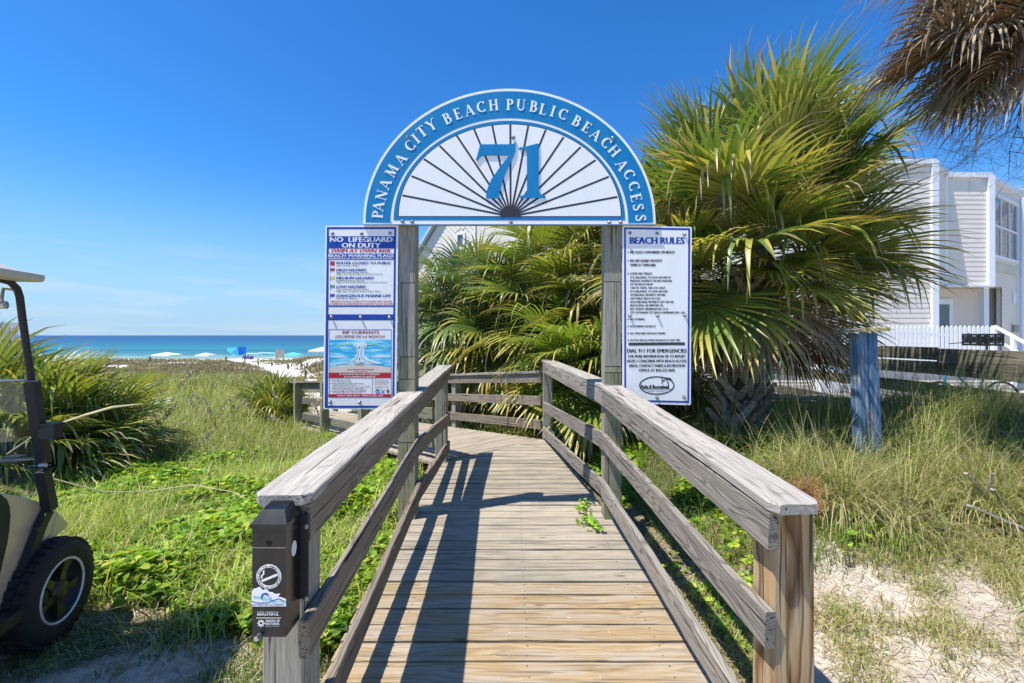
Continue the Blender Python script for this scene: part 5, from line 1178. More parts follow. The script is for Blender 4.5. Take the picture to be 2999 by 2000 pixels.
# sea oats
def oat(x, y, H, lean, seed, first=None):
    z = float(ground(x, y)); o = empty('sea_oat', (x, y, z), 'tall sea oat stalk with a drooping straw seed head in the hollow', 'sea oats', 'sea oats standing in the dune hollow')
    r = random.Random(seed); pts = []; p_ = Vector((0, 0, 0)); d_ = Vector((lean * .2, r.uniform(-.05, .05), 1)).normalized()
    for k in range(9):
        pts.append(p_.copy()); d_ = (d_ + Vector((lean * .11 * k / 4, 0, -.03 * max(0, k - 4)))).normalized(); p_ = p_ + d_ * H / 8
    mb = MB(); mb.tube(pts, [.0045 - .0003 * k for k in range(9)], 4); me = mb.mesh('stem'); c = link('stem', me, M['oat_stem'], o, world=False)
    V_ = []; Q_ = []
    for k in range(60):
        f = r.random(); i0 = 5.6 + 2.3 * f; a = pts[int(i0)]; b = pts[min(int(i0) + 1, 8)]; c0 = a.lerp(b, i0 % 1) + Vector((r.gauss(0, .012), r.gauss(0, .012), -r.random() * .07 * (1 - .4 * f)))
        s = Vector((r.gauss(0, 1), r.gauss(0, 1), 0)).normalized() * .011; l_ = Vector((r.gauss(0, .3), r.gauss(0, .3), -1)).normalized() * .05; n0 = len(V_)
        V_ += [c0, c0 + l_ * .5 + s, c0 + l_, c0 + l_ * .5 - s]; Q_.append((n0, n0 + 1, n0 + 2, n0 + 3))
    me = bpy.data.meshes.new('seed_head'); me.from_pydata([tuple(v) for v in V_], [], Q_); link('seed_head', me, M['oat_head'], o, world=False)['kind'] = 'stuff'; return o
M['oat_stem'] = flat('oat_stem', (.24, .25, .09), .8); M['oat_head'] = flat('oat_head', (.62, .52, .33), .8, noise=.2)
ro = random.Random(3)
for u_, v_, Yd in ((500, 1172, 7.0), (480, 1060, 9), (545, 1150, 9), (505, 1130, 10), (620, 1178, 8.5), (615, 1140, 10), (663, 1150, 9), (640, 1160, 8), (705, 1155, 9.5), (672, 1135, 11), (440, 1170, 7.5), (560, 1240, 6.2), (520, 1170, 6.5), (855, 1135, 9.2), (870, 1150, 9.0), (890, 1150, 8.8), (912, 1148, 8.7), (845, 1190, 8.2), (416, 1030, 8), (592, 1155, 10.5), (730, 1140, 11)):
    x_ = (u_ - CU) * Yd / F; z_ = CZ - (v_ - CV) * Yd / F; oat(x_, Yd, max(.5, (z_ - float(ground(x_, Yd))) * 1.08), ro.choice([-1, 1]) * ro.uniform(.5, 1.2), ro.random())
# straw stalk bowed across the left meadow
so_ = empty('grass_stalk', at(100, 1500, 4), 'long bowed straw stalk lying across the vines right of the cart', 'grass stalk')
mb = MB(); mb.tube([at(150, 1400, 3.9), at(300, 1440, 4.1), at(430, 1440, 4.3), at(560, 1420, 4.4), at(680, 1440, 4.4), at(760, 1480, 4.3)], [.007, .006, .005, .005, .004, .003], 5); mb.build('stem', M['oat_head'], so_)
so2 = empty('grass_stalk', at(100, 1250, 4.6), 'plumed straw stalk leaning over the palmetto by the cart', 'grass stalk')
mb = MB(); mb.tube([at(20, 1330, 4.4), at(130, 1255, 4.5), at(250, 1215, 4.6), at(330, 1192, 4.6), at(420, 1182, 4.7)], [.006, .006, .012, .014, .004], 5); mb.build('stem', M['oat_head'], so2)

# ------------------------------------------------------------------ golf cart
hf = Vector((-.225, .974, 0)).normalized(); hr = Vector((.974, .225, 0)).normalized()
W0 = Vector((-2.51, 2.55, .25)); lat0 = W0.dot(hr)
gc = empty('golf_cart', (W0.x, W0.y, 0), 'tan golf cart with black tyres and clear windshield at the left edge', 'golf cart')
def cp(u, v, off):   # photograph point on the cart's side plane, off = sideways metres
    d_ = Vector(((u - CU) / F, 1, (CV - v) / F)); t_ = (lat0 + off) / d_.dot(hr); return Vector((d_.x * t_, d_.y * t_, CZ + d_.z * t_))
def loc(f, l, z): # local coords: forward, right (from wheel plane), height
    return W0.xy.to_3d() + hf * f + hr * l + Vector((0, 0, z))
def wheel(c, outward, nm='wheel'):
    mb = MB(); R0 = .275; hw = .095
    mb.lathe([(.165, -hw), (.20, -hw - .012), (.25, -hw - .006), (.268, -hw * .75), (R0 - .004, -hw * .3), (R0 - .004, hw * .3), (.268, hw * .75), (.25, hw + .006), (.20, hw + .012), (.165, hw)], c, outward, 48)
    tyre = mb.build(nm, M['rubber'], gc, True)
    mb = MB(); ax = Vector(outward).normalized(); u_ = ax.orthogonal().normalized(); v_ = ax.cross(u_)
    for k in range(36):
        for j, (h0, h1, ph) in enumerate(((-.088, -.048, 0), (-.040, -.004, .5), (.004, .040, 0), (.048, .088, .5))):
            a_ = 2 * math.pi * (k + ph) / 36; rd = u_ * math.cos(a_) + v_ * math.sin(a_); tg = ax.cross(rd)
            rr_ = R0 + (-.006 if j in (0, 3) else .001); cc = Vector(c) + ax * (h0 + h1) / 2 + rd * rr_
            Mx = Matrix((ax, tg, rd)).transposed() @ Matrix.Rotation((.22 if j % 2 else -.22), 3, 'Z'); mb.box(cc, (h1 - h0, .034, .016), Mx)
    tr_ = mb.build('tread', M['rubber'], tyre); tr_['kind'] = 'stuff'
    mb = MB(); o_ = .085
    mb.lathe([(.168, o_), (.172, o_ + .014), (.163, o_ + .018), (.158, o_ + .010)], c, outward, 40); mb.build('rim_lip', M['lip'], tyre, True)
    mb = MB(); mb.lathe([(.160, o_ + .008), (.150, o_ - .02), (.12, o_ - .045), (.001, o_ - .045)], c, outward, 32); mb.build('rim_dish', M['black'], tyre, True)
    mb = MB(); mb.lathe([(.055, o_ - .04), (.055, o_ + .0), (.042, o_ + .012), (.001, o_ + .016)], c, outward, 24); mb.build('hub_cap', M['olive'], tyre, True)
    mb = MB()
    for k in range(5):
        a_ = 2 * math.pi * k / 5 + .3; rd = u_ * math.cos(a_) + v_ * math.sin(a_); tg = ax.cross(rd); P_ = []
        for rr_, w_, hh_ in ((.045, .026, o_ - .004), (.10, .018, o_ - .012), (.155, .034, o_ - .004)):
            P_ += [Vector(c) + ax * hh_ + rd * rr_ + tg * w_, Vector(c) + ax * hh_ + rd * rr_ - tg * w_, Vector(c) + ax * (hh_ - .02) + rd * rr_ - tg * w_, Vector(c) + ax * (hh_ - .02) + rd * rr_ + tg * w_]
        mb.add(P_, [(i0 + j, i0 + (j + 1) % 4, i0 + 4 + (j + 1) % 4, i0 + 4 + j) for i0 in (0, 4) for j in range(4)])
    mb.build('spoke', M['olive'], tyre)
M['lip'] = flat('rim_lip', (.72, .73, .74), .35, .3)
M['olive'] = flat('wheel_olive', (.055, .05, .025), .35, .3)
wc = loc(0, -.10, .275)
for f_ in (0, -1.68):
    wheel(loc(f_, -.10, .275), hr); wheel(loc(f_, -1.02, .275), -hr)
# cowl side profile in the photograph, clockwise from the windshield foot
prof = [(-60, 1452), (0, 1440), (35, 1444), (80, 1453), (119, 1465), (158, 1482), (185, 1506), (202, 1530), (198, 1541), (189, 1551), (165, 1568), (140, 1593), (122, 1620), (105, 1646), (88, 1678), (70, 1716), (52, 1756), (35, 1796), (18, 1826), (3, 1856), (-30, 1910), (-120, 1925), (-150, 1800), (-90, 1700), (-60, 1600)]
outer = [cp(u_, v_, -.10) for u_, v_ in prof]
W_c = 1.12
mb = MB(); n = len(outer)
def ringp(sh, lat): # shrink toward centroid
    cen = sum(outer, Vector()) / n; return [cen + (p_ - cen) * sh + hr * lat for p_ in outer]
layers = [ringp(.955, .0), ringp(.985, -.012), ringp(1.0, -.05)] + [[p_ + Vector((0, 0, .05 * math.sin(math.pi * k / 6))) - hr * (.05 + (W_c - .1) * k / 6) + hf * (.16 * math.sin(math.pi * k / 6)) for p_ in outer] for k in range(1, 6)] + [ringp(1.0, -W_c + .05), ringp(.985, -W_c + .012), ringp(.955, -W_c)]
allv = [p_ for l_ in layers for p_ in l_]; fs = []
for k in range(len(layers) - 1):
    for j in range(n): fs.append((k * n + j, k * n + (j + 1) % n, (k + 1) * n + (j + 1) % n, (k + 1) * n + j))
fs += [tuple(range(n))[::-1], tuple((len(layers) - 1) * n + j for j in range(n))]
mb.add(allv, fs)
cow = mb.build('front_body', M['gold'], gc, False)
import bmesh
bm = bmesh.new(); bm.from_mesh(cow.data)
for f_ in bm.faces: f_.smooth = len(f_.verts) <= 4
bm.to_mesh(cow.data); bm.free()
# black footwell lining
tr_pts = [(-140, 1490), (-60, 1462), (0, 1446), (21, 1463), (29, 1485), (31, 1510), (28, 1550), (21, 1595), (10, 1640), (0, 1682), (-20, 1750), (-60, 1810), (-140, 1830)]
mb = MB(); T3 = [cp(u_, v_, -.094) for u_, v_ in tr_pts]; mb.prism(T3, -hr * .03); mb.build('footwell_trim', M['black'], gc)
# thin cream tube drawn as the highlight along the body crease
mb = MB(); mb.tube([cp(168, 1500, -.10), cp(150, 1560, -.099), cp(130, 1600, -.099)], .003, 4); mb.build('crease_highlight', M['cream'], gc)
# struts
for lat, nmx in ((-.10, 'roof_strut'), (-1.05, 'roof_strut')):
    mb = MB(); mb.tube([cp(-70, 812, lat), cp(0, 818, lat), cp(30, 826, lat), cp(50, 845, lat), cp(58, 870, lat), cp(66, 935, lat), cp(92, 1115, lat), cp(125, 1380, lat), cp(140, 1480, lat)] if lat > -.5 else [p_ - hr * .95 for p_ in (cp(-70, 812, -.10), cp(0, 818, -.10), cp(30, 826, -.10), cp(50, 845, -.10), cp(58, 870, -.10), cp(92, 1115, -.10), cp(140, 1480, -.10))], .0165, 8); mb.build(nmx, M['black'], gc, True)
def sbar(pts, w_, t_, nm, mat):
    mb = MB()
    for a_, b_ in zip(pts[:-1], pts[1:]):
        M3 = frame(a_, b_, hr); L__ = (b_ - a_).length; me_ = M3.to_3x3(); mb.box((a_ + b_) / 2, (L__, w_, t_), me_)
    return mb.build(nm, mat, gc)
sbar([cp(93, 1118, -.07), cp(129, 1355, -.07)], .052, .045, 'strut_sleeve', M['black']); sbar([cp(125, 1378, -.07), cp(147, 1492, -.07)], .055, .045, 'strut_sleeve', M['black'])
sbar([cp(140, 1495, -.075), cp(122, 1530, -.075), cp(64, 1685, -.075)], .05, .035, 'strut_foot', M['black'])
bol = cp(98, 1552, -.07); mb = MB(); mb.lathe([(.012, 0), (.012, .02), (.001, .022)], bol, hr, 8); mb.build('bolt', M['black'], gc)
mb = MB(); mb.lathe([(.011, 0), (.011, .03), (.001, .032)], cp(116, 1363, -.06), hr, 8); mb.build('bolt', M['alu'], gc)
mb = MB(); a_ = cp(138, 1252, -.03); mb.box(a_ + Vector((0.02, .0, -.02)), (.085, .05, .075), Matrix.Identity(3)); mb.box(a_ + Vector((.02, -.0, .02)), (.095, .06, .01), Matrix.Identity(3)); mb.build('clip', M['black'], gc)
mb = MB(); a_ = cp(42, 1345, -.30); mb.box(a_, (.09, .05, .04), Matrix.Identity(3)); mb.build('latch', M['black'], gc)
mb = MB(); mb.tube([cp(45, 850, -.12), cp(10, 845, -.16), cp(4, 875, -.16), cp(8, 890, -.16)], .009, 6); mb.lathe([(.001, -.02), (.02, -.015), (.02, .015), (.001, .02)], cp(8, 893, -.14), hr, 12); mb.build('mirror_bracket', M['alu'], gc)
# windshield: upper and lower clear sheets between the struts
def wind(v0, u0, v1, u1, nm):
    A = cp(u0, v0, -.07); B = cp(u1, v1, -.07); C = B - hr * 1.0; D = A - hr * 1.0; mb = MB(); mb.prism([A, B, C, D], hf * .005); return mb.build(nm, M['acrylic'], gc)
wind(1113, 116, 1362, 148, 'upper_windshield'); wind(1372, 118, 1450, 130, 'lower_windshield')
for (u_, v_) in ((116, 1113), (146, 1342)):
    A = cp(u_ - 10, v_, -.09); mb = MB(); mb.tube([A, A - hr * .95], .008, 6); mb.build('windshield_edge', M['alu'], gc, True)
# roof
rz = cp(120, 815, .0).z; mb = MB()
fr_l = (cp(120, 815, 0) - W0).dot(hf); L_roof = 1.55
def roofpts(ins, z_): return [loc(fr_l - ins, .02 - ins, z_), loc(fr_l - ins, -1.14 + ins, z_), loc(fr_l - L_roof + ins, -1.14 + ins, z_), loc(fr_l - L_roof + ins, .02 - ins, z_)]
ls = [roofpts(.0, rz - .022), roofpts(-.004, rz + .018), roofpts(.05, rz + .026), roofpts(.10, rz + .052), roofpts(.2, rz + .068)]
mb.add([p_ for l_ in ls for p_ in l_], [(4 * k + j, 4 * k + (j + 1) % 4, 4 * k + 4 + (j + 1) % 4, 4 * k + 4 + j) for k in range(4) for j in range(4)] + [(0, 1, 2, 3), (16, 17, 18, 19)]); ro_ = mb.build('roof', M['cream'], gc)
bv = ro_.modifiers.new('bevel', 'BEVEL'); bv.width = .012; bv.segments = 2; bv.limit_method = 'ANGLE'
# rear half (out of frame): floor, seat, rear body, rear struts
mb = MB(); Mh = Matrix((hr, hf, Vector((0, 0, 1)))).transposed()
mb.box(loc(-.85, -.56, .30), (1.1, 1.5, .06), Mh); mb.build('floor', M['black'], gc)
mb = MB(); mb.box(loc(-1.55, -.56, .50), (1.1, .75, .36), Mh); mb.build('rear_body', M['gold'], gc)
mb = MB(); mb.box(loc(-1.25, -.56, .74), (1.0, .5, .12), Mh); mb.box(loc(-1.48, -.56, 1.0), (1.0, .1, .42), Mh); mb.build('seat', M['cream'], gc)
for l_ in (-.1, -1.02):
    mb = MB(); mb.tube([loc(-1.5, l_, .6), loc(-1.42, l_, rz - .02)], .015, 8); mb.build('roof_strut', M['black'], gc)
mb = MB(); cs_ = loc(-.62, -.85, .95); ax_ = (hf * -.7 + Vector((0, 0, .7))).normalized(); u_ = ax_.orthogonal().normalized(); v_ = ax_.cross(u_)
mb.tube([cs_ + (u_ * math.cos(2 * math.pi * k / 20) + v_ * math.sin(2 * math.pi * k / 20)) * .17 for k in range(21)], .012, 6, False); mb.tube([cs_, cs_ - ax_ * .35], .018, 6); mb.build('steering_wheel', M['black'], gc)

# ------------------------------------------------------------------ blue post
bx, by = (2542 - CU) * 4.6 / F, 4.6
bpz = float(ground(bx, by))
blp = empty('blue_post', (bx, by, bpz), 'weathered blue painted wooden post with a small yellow board on top', 'post')
ztp = CZ - (976 - CV) * 4.6 / F
lean_m = Matrix.Translation((bx, by, 0)) @ Matrix.Rotation(R(-3.0), 4, 'Y') @ Matrix.Translation((-bx - .03, -by, 0))
for k, (dx, ww) in enumerate(((-.052, .108), (.056, .106))):
    _bs[0] += 1; me = board_mesh(ztp + .1 - bpz, ww, .13, 12, .003, .012, _bs[0])
    Mx = Matrix.Translation((bx + dx, by, bpz - .1)) @ Matrix(((0, 1, 0, 0), (0, 0, -1, -.065), (1, 0, 0, 0), (0, 0, 0, 1)))
    link('timber', me, M['blue_post'], blp, Matrix.Translation((bx, by, bpz)) @ Matrix.Rotation(R(-2.2), 4, 'Y') @ Matrix.Translation((-bx, -by, -bpz)) @ Mx)
tl = at(2468, 966, 4.5); tr2 = at(2598, 960, 4.5); tm = at(2522, 963, 4.5)
board('top_board', (tl.x, 4.55, tl.z), (tm.x, 4.55, tm.z + .004), .15, .035, M['rail_grey'], blp, seg=4); board('top_board', (tm.x + .002, 4.54, tm.z + .012), (tr2.x, 4.54, tr2.z + .008), .16, .04, M['tan_board'], blp, seg=4)

# ------------------------------------------------------------------ road barrier fence on the right, X = 6.2
bf = empty('board_fence', (6.2, 6, .2), 'old horizontal board fence with mossy grey planks along the road', 'fence')
for row, (zt, hh) in enumerate(((1.52, .19), (1.31, .19), (1.0, .19), (.55, .19))):
    y0 = 4.2
    while y0 < 15:
        y1 = min(y0 + 2.45, 15.1)
        board('board', (6.2 + random.uniform(-.01, .01), y0, zt - hh / 2 + random.uniform(-.01, .01)), (6.2 + random.uniform(-.01, .01), y1 - .01, zt - hh / 2 + random.uniform(-.015, .01)), hh, .04, M['dark_board'], bf, up=(-1, 0, 0), seg=5, jit=.004)
        y0 = y1
for yy_ in (4.3, 14.0): post('post', (6.31, yy_), .14, -.2, 1.6 if yy_ > 8 else 1.50, M['dark_board'], bf)
# low timber wall behind the palm and the landing beyond
tw = empty('timber_wall', (3.2, 8.0, .1), 'dark low timber retaining wall behind the palm trunk', 'wall')
for k in range(22):
    xx = 2.95 + k * .155; post('plank', (xx, 8.25 + random.uniform(-.008, .008)), .145, -.3, .52 + random.uniform(-.015, .015), M['dark_board'], tw, d=.04, ch=.003, seg=3)
for k in range(4): board('cap_board', (2.85, 8.24 + k * .15, .575), (6.15, 8.24 + k * .15, .57), .142, .035, M['rail_grey'], tw, seg=5)
# timber edging in the grass
te = empty('timber_edging', at(2850, 1420, 4.2), 'grey timber edging half buried in the grass at the right', 'edging')
for (u0, v0, Y0, u1, v1, Y1) in ((2610, 1400, 4.6, 2999 + 60, 1395, 4.3), (2680, 1374, 4.9, 3100, 1362, 4.7)):
    A = at(u0, v0, Y0); B = at(u1, v1, Y1); z_ = float(ground(A.x, A.y)) + .14; z2_ = float(ground(B.x, B.y)) + .16; board('timber', (A.x, A.y, z_), (B.x, B.y, z2_), .15, .16, M['rail_brown'], te, seg=8, jit=.006, ch=.02)
# dead frond debris
M['debris'] = wood('grey_frond', (.52, .50, .46), (.3, .28, .25), ringamt=.1, var=.15, cracks=.5)
for k, (u0, v0, u1, v1, Yd) in enumerate(((2840, 1488, 3040, 1460, 3.55), (2830, 1395, 2905, 1470, 3.8), (2905, 1395, 2880, 1440, 3.8), (2905, 1440, 2960, 1500, 3.7))):
    A = at(u0, v0, Yd); B = at(u1, v1, Yd + (.1 if k else -.05)); fd = empty('dead_stalk', A, ['thick pale grey frond stalk lying on the sand at the right edge', 'short split frond stalk resting over the edging timber', 'small grey leaf stalk above the pale one', 'thin curved dry stalk right of the split one'][k], 'dead frond stalk')
    za, zb_ = float(ground(A.x, A.y)), float(ground(B.x, B.y)); board('stalk', (A.x, A.y, max(za, A.z) + .03), (B.x, B.y, max(zb_ + .03, zb_ + .05)), .05 if k == 0 else .028, .018, M['debris'], fd, seg=6, jit=.006, ch=.005)
hp = at(2352, 1365, 3.85); sh = empty('straw_heap', hp, 'small round heap of orange dry needles beside the grass', 'straw heap')
wisps(sh, (hp.x, hp.y, float(ground(hp.x, hp.y)) + .20), 420, .26, .0032, M['straw'], 17, 'needles', down=.2)

# ------------------------------------------------------------------ road and right houses
mb = MB(); zz = .215
rd = []
mb.add([(6.6, 8.4, zz), (26, 8.4, zz), (26, 12.3, zz), (6.6, 12.3, zz)], [(0, 1, 2, 3)]); o = mb.build('road', M['concrete']); tag(o, 'pale concrete street beyond the board fence', kind='structure')
mb = MB(); mb.box((16, 12.42, .27), (19, .2, .2)); o = mb.build('kerb', M['curb']); tag(o, 'light concrete kerb along the street', kind='structure')
mb = MB(); mb.box((17, 14.6, .31), (22, 4.1, .2)); o = mb.build('pavement', M['concrete']); tag(o, 'concrete apron in front of the white townhouse', kind='structure')

H = empty('townhouse', (14, 15, .3), 'white two storey townhouse with lap siding at the right', 'house')
Sc = 1.25
hA0 = Vector(((2769 - CU) * 15.3 / F, 15.3)); hA1 = Vector(((2897 - CU) * 15.33 / F, 15.33)); hB1 = Vector(((2980 - CU) * 16.9 / F, 16.9))
dA = (hA1 - hA0).normalized()
hM1 = Vector(((2733 - CU) * 14.62 / F, 14.62)); hM0 = hM1 - dA * 6.2
hC1 = hB1 + dA * 7
zsof = 3.39; zA = 7.15
def clap(parent, a, b, z0, z1, pitch=.16, holes=(), mat=M['siding'], zslope=0):
    """lap siding boards one by one; holes = (s0,s1,z0,z1) in metres along the wall"""
    d_ = (b - a); L__ = d_.length; d_.normalize(); nrm = Vector((d_.y, -d_.x)); z = z0
    while z < z1 - .02:
        zt = min(z + pitch, z1); spans = [(0, L__)]
        for s0, s1_, h0, h1 in holes:
            if h0 < zt - .01 and h1 > z + .01:
                ns_ = []
                for p0, p1 in spans:
                    if s1_ <= p0 or s0 >= p1: ns_.append((p0, p1)); continue
                    if s0 > p0: ns_.append((p0, s0))
                    if s1_ < p1: ns_.append((s1_, p1))
                spans = ns_
        for p0, p1 in spans:
            A = a + d_ * p0; B = a + d_ * p1; o0 = nrm * .012; o1 = nrm * .002
            mb = MB(); mb.add([(A.x + o0.x, A.y + o0.y, z), (B.x + o0.x, B.y + o0.y, z), (B.x + o1.x, B.y + o1.y, zt), (A.x + o1.x, A.y + o1.y, zt), (A.x, A.y, z), (B.x, B.y, z)], [(0, 1, 2, 3), (4, 5, 1, 0), (0, 3, 4), (1, 5, 2)])
            link('siding_board', mb.mesh('siding_board'), mat, parent)
        z += pitch
def wall(parent, pts, z0, z1, name='wall', mat=M['siding']):
    mb = MB(); n = len(pts)
    mb.add([(p_.x, p_.y, z0) for p_ in pts] + [(p_.x, p_.y, z1) for p_ in pts], [tuple(range(n)), tuple(range(n, 2 * n))[::-1]] + [(i, (i + 1) % n, (i + 1) % n + n, i + n) for i in range(n)]); return mb.build(name, mat, parent)
back = Vector((-dA.y, dA.x)) * 8
wall(H, [hM0, hM1, hM1 + back, hM0 + back], .3, 7.3, 'main_wall'); wall(H, [hM1 + dA * .0 + back * .0, hA0, hA1, hB1, hC1, hC1 + back, hM1 + back], zsof, zA, 'upper_wall')
inB = [hA0 + back * .12, hA1 + back * .12 + dA * .3, hB1 + dA * .01, hC1, hC1 + back, hA0 + back]
wall(H, inB, .3, zsof - .01, 'lower_wall')
clap(H, hM0, hM1, .35, 7.2); clap(H, hM1, hA0, zsof, 7.1); clap(H, hA0, hA1, zsof, 7.0)
LB = (hB1 - hA1).length
clap(H, hA1, hB1, .35, 6.95, holes=((.08, LB - .1, 4.35, 6.55), (0, LB * .42, .3, zsof - .02)))
clap(H, hB1, hC1, .35, 6.9); clap(H, inB[0], inB[1], .35, zsof - .05)
def bar(parent, a, b, w_, t_, z0, z1, name, mat=M['trim'], out=.03):
    """vertical trim"""
    mb = MB(); mb.box(((a.x + b.x) / 2, (a.y + b.y) / 2, (z0 + z1) / 2), (w_, t_, z1 - z0)); return mb.build(name, mat, parent)
for p_, z0, z1, w_ in ((hM1, .3, 7.3, .2), (hA1, zsof - .05, 7.05, .2), (hB1, .3, 7.0, .1), (hA0, zsof, 7.05, .09)): bar(H, p_, p_, w_, w_, z0, z1, 'corner_trim')
def parapet(parent, a, b, z, name='cornice', hh=.16, dd=.18, mat=M['trim']):
    A = Vector((a.x, a.y, z)); B = Vector((b.x, b.y, z)); M3 = frame(A, B); mb = MB(); mb.box((A + B) / 2, ((B - A).length + .05, dd, hh), M3.to_3x3()); return mb.build(name, mat, parent)
parapet(H, hM0, hM1, 7.27); parapet(H, hM1, hA0, 7.18, hh=.12); parapet(H, hA0, hA1, 7.08); parapet(H, hA1, hB1, 7.0); parapet(H, hB1, hC1, 6.95); parapet(H, hA0, hA1, zsof - .03, 'soffit_trim', .06, .2)
# roof sheet behind (pale blue-grey)
M['roofblue'] = flat('roof_panel', (.42, .55, .62), .5)
for k in range(9):
    z = 7.0 + k * .13; A = hA0 + back * (.12 + k * .035); B = hC1 + back * (.12 + k * .035); parapet(H, A, B, z, 'roof_course', .12, .34, M['roofblue'])
# window on face B (two rows of three)
dB = (hB1 - hA1).normalized(); nB = Vector((dB.y, -dB.x))
def win(parent, a, d_, nrm, s0, s1_, z0, z1, cols, rows):
    A = a + d_ * s0; B = a + d_ * s1_; mid = (A + B) / 2; M3 = frame(A.to_3d(), B.to_3d()).to_3x3(); Wd = (B - A).length
    mb = MB(); fwd = nrm * .03
    for z in (z0 + .05, z1 - .05): mb.box((mid.x + fwd.x, mid.y + fwd.y, z), (Wd, .07, .1), M3)
    for s_ in (s0 + .05, s1_ - .05): c = a + d_ * s_ + fwd; mb.box((c.x, c.y, (z0 + z1) / 2), (.1, .072, z1 - z0 - .2), M3)
    fr2 = mb.build('window', M['trim'], parent)
    for c_ in range(cols):
        for r__ in range(rows):
            w_ = (Wd - .2) / cols; hgt = (z1 - z0 - .2) / rows; c = a + d_ * (s0 + .1 + w_ * (c_ + .5)); zc = z0 + .1 + hgt * (r__ + .5)
            mb = MB(); mb.box((c.x + nrm.x * .012, c.y + nrm.y * .012, zc), (w_ - .05, .01, hgt - .05), M3); link('pane', mb.mesh('pane'), M['glass'] if (r__ == 1 or True) else M['trim'], fr2)
    mb = MB()
    for c_ in range(1, cols): c = a + d_ * (s0 + .1 + (Wd - .2) / cols * c_) + nrm * .025; mb.box((c.x, c.y, (z0 + z1) / 2), (.06, .04, z1 - z0 - .2), M3)
    for r__ in range(1, rows): mb.box((mid.x + nrm.x * .027, mid.y + nrm.y * .027, z0 + .1 + (z1 - z0 - .2) / rows * r__), (Wd - .2, .05, .06), M3)
    mb.build('muntin', M['trim'], fr2); return fr2
win(H, hA1, dB, nB, .08, LB - .1, 4.35, 6.55, 3, 2)
# porch: two posts, door
for (u_, wd_) in ((2882, .17), (2929, .13)):
    Yp = 15.75 if u_ < 2900 else 16.3; X_ = (u_ - CU) * Yp / F; mb = MB(); mb.box((X_, Yp, (zsof + .3) / 2), (wd_, wd_, zsof - .3)); mb.build('porch_post', M['trim'], H)
dl = inB[0] + (inB[1] - inB[0]).normalized() * .15; dd_ = (inB[1] - inB[0]).normalized(); nn_ = Vector((dd_.y, -dd_.x))
mb = MB(); c = dl + dd_ * .5 + nn_ * .05; mb.box((c.x, c.y, 1.85), (1.0, .06, 2.3), frame(Vector((0, 0, 0)), dd_.to_3d()).to_3x3()); dr_ = mb.build('door', M['trim'], H)
mb = MB(); c = dl + dd_ * .5 + nn_ * .09; mb.box((c.x, c.y, 1.95), (.7, .02, 1.7), frame(Vector((0, 0, 0)), dd_.to_3d()).to_3x3()); mb.build('pane', M['glass'], dr_)
sg = at(2918, 819, 16.0); hs_ = empty('house_sign', sg, 'small dark blue name board hanging on the townhouse bay', 'sign'); mb = MB(); mb.box(sg, (.30, .03, .34), frame(Vector((0, 0, 0)), dB.to_3d()).to_3x3()); mb.build('board', flat('name_board', (.02, .05, .12), .5), hs_)
mb = MB()
for k in range(4): mb.box(sg + Vector((nB.x * .02, nB.y * .02, .10 - k * .065)), (.22 - .04 * (k % 2), .004, .022), frame(Vector((0, 0, 0)), dB.to_3d()).to_3x3())
mb.build('lettering', M['white'], hs_)
sg = at(2941, 868, 16.3); hs2 = empty('house_number', sg, 'tiny pale blue plaque on the townhouse wall', 'sign'); mb = MB(); mb.box(sg, (.13, .02, .16), frame(Vector((0, 0, 0)), dB.to_3d()).to_3x3()); mb.build('plaque', flat('plaque', (.25, .38, .5), .5), hs2)

# downspout, wall lamp, vent and kick board on the townhouse
mb = MB(); dsx = hB1 + nB * .12; mb.box((dsx.x, dsx.y, 3.6), (.08, .08, 6.4)); mb.build('downspout', M['trim'], H)
mb = MB(); lp_ = hA1 + dB * (LB * .78) + nB * .08; mb.box((lp_.x, lp_.y, 1.95), (.16, .12, .26)); mb.build('meter_box', flat('meter_grey', (.35, .33, .3), .6), H)
mb = MB(); lp_ = hA1 + dB * (LB * .8) + nB * .05; mb.box((lp_.x, lp_.y, 3.05), (.1, .05, .34)); mb.build('vent', M['trim'], H)
mb = MB(); c_ = (hA1 + hB1) / 2 + nB * .035; mb.box((c_.x, c_.y, 4.05), (LB * .9, .02, .34), frame(Vector((0, 0, 0)), dB.to_3d()).to_3x3()); mb.build('stained_panel', flat('stained_siding', (.62, .60, .46), .7, noise=.12, nscale=3), H)
# picket fence
pf = empty('picket_fence', (10.5, 13.1, .4), 'white picket fence in front of the townhouse', 'fence')
mb = MB(); mb.add([(-.045, -.01, 0), (.045, -.01, 0), (.045, -.01, .96), (0, -.01, 1.02), (-.045, -.01, .96), (-.045, .01, 0), (.045, .01, 0), (.045, .01, .96), (0, .01, 1.02), (-.045, .01, .96)], [(0, 1, 2, 3, 4), (9, 8, 7, 6, 5), (0, 5, 6, 1), (1, 6, 7, 2), (2, 7, 8, 3), (3, 8, 9, 4), (4, 9, 5, 0)])
pk = mb.mesh('picket'); pk.materials.append(M['picket'])
x_ = 5.9
while x_ < 13.75: link('picket', pk, None, pf, Matrix.Translation((x_, 13.0, .96))); x_ += .128
for z_ in (1.15, 1.72): mb = MB(); mb.box((9.8, 13.03, z_), (7.9, .035, .08)); mb.build('rail', M['picket'], pf)
mb = MB(); mb.box((9.8, 13.6, .62), (7.9, 1.0, .62)); mb.build('plinth', M['curb'], pf)
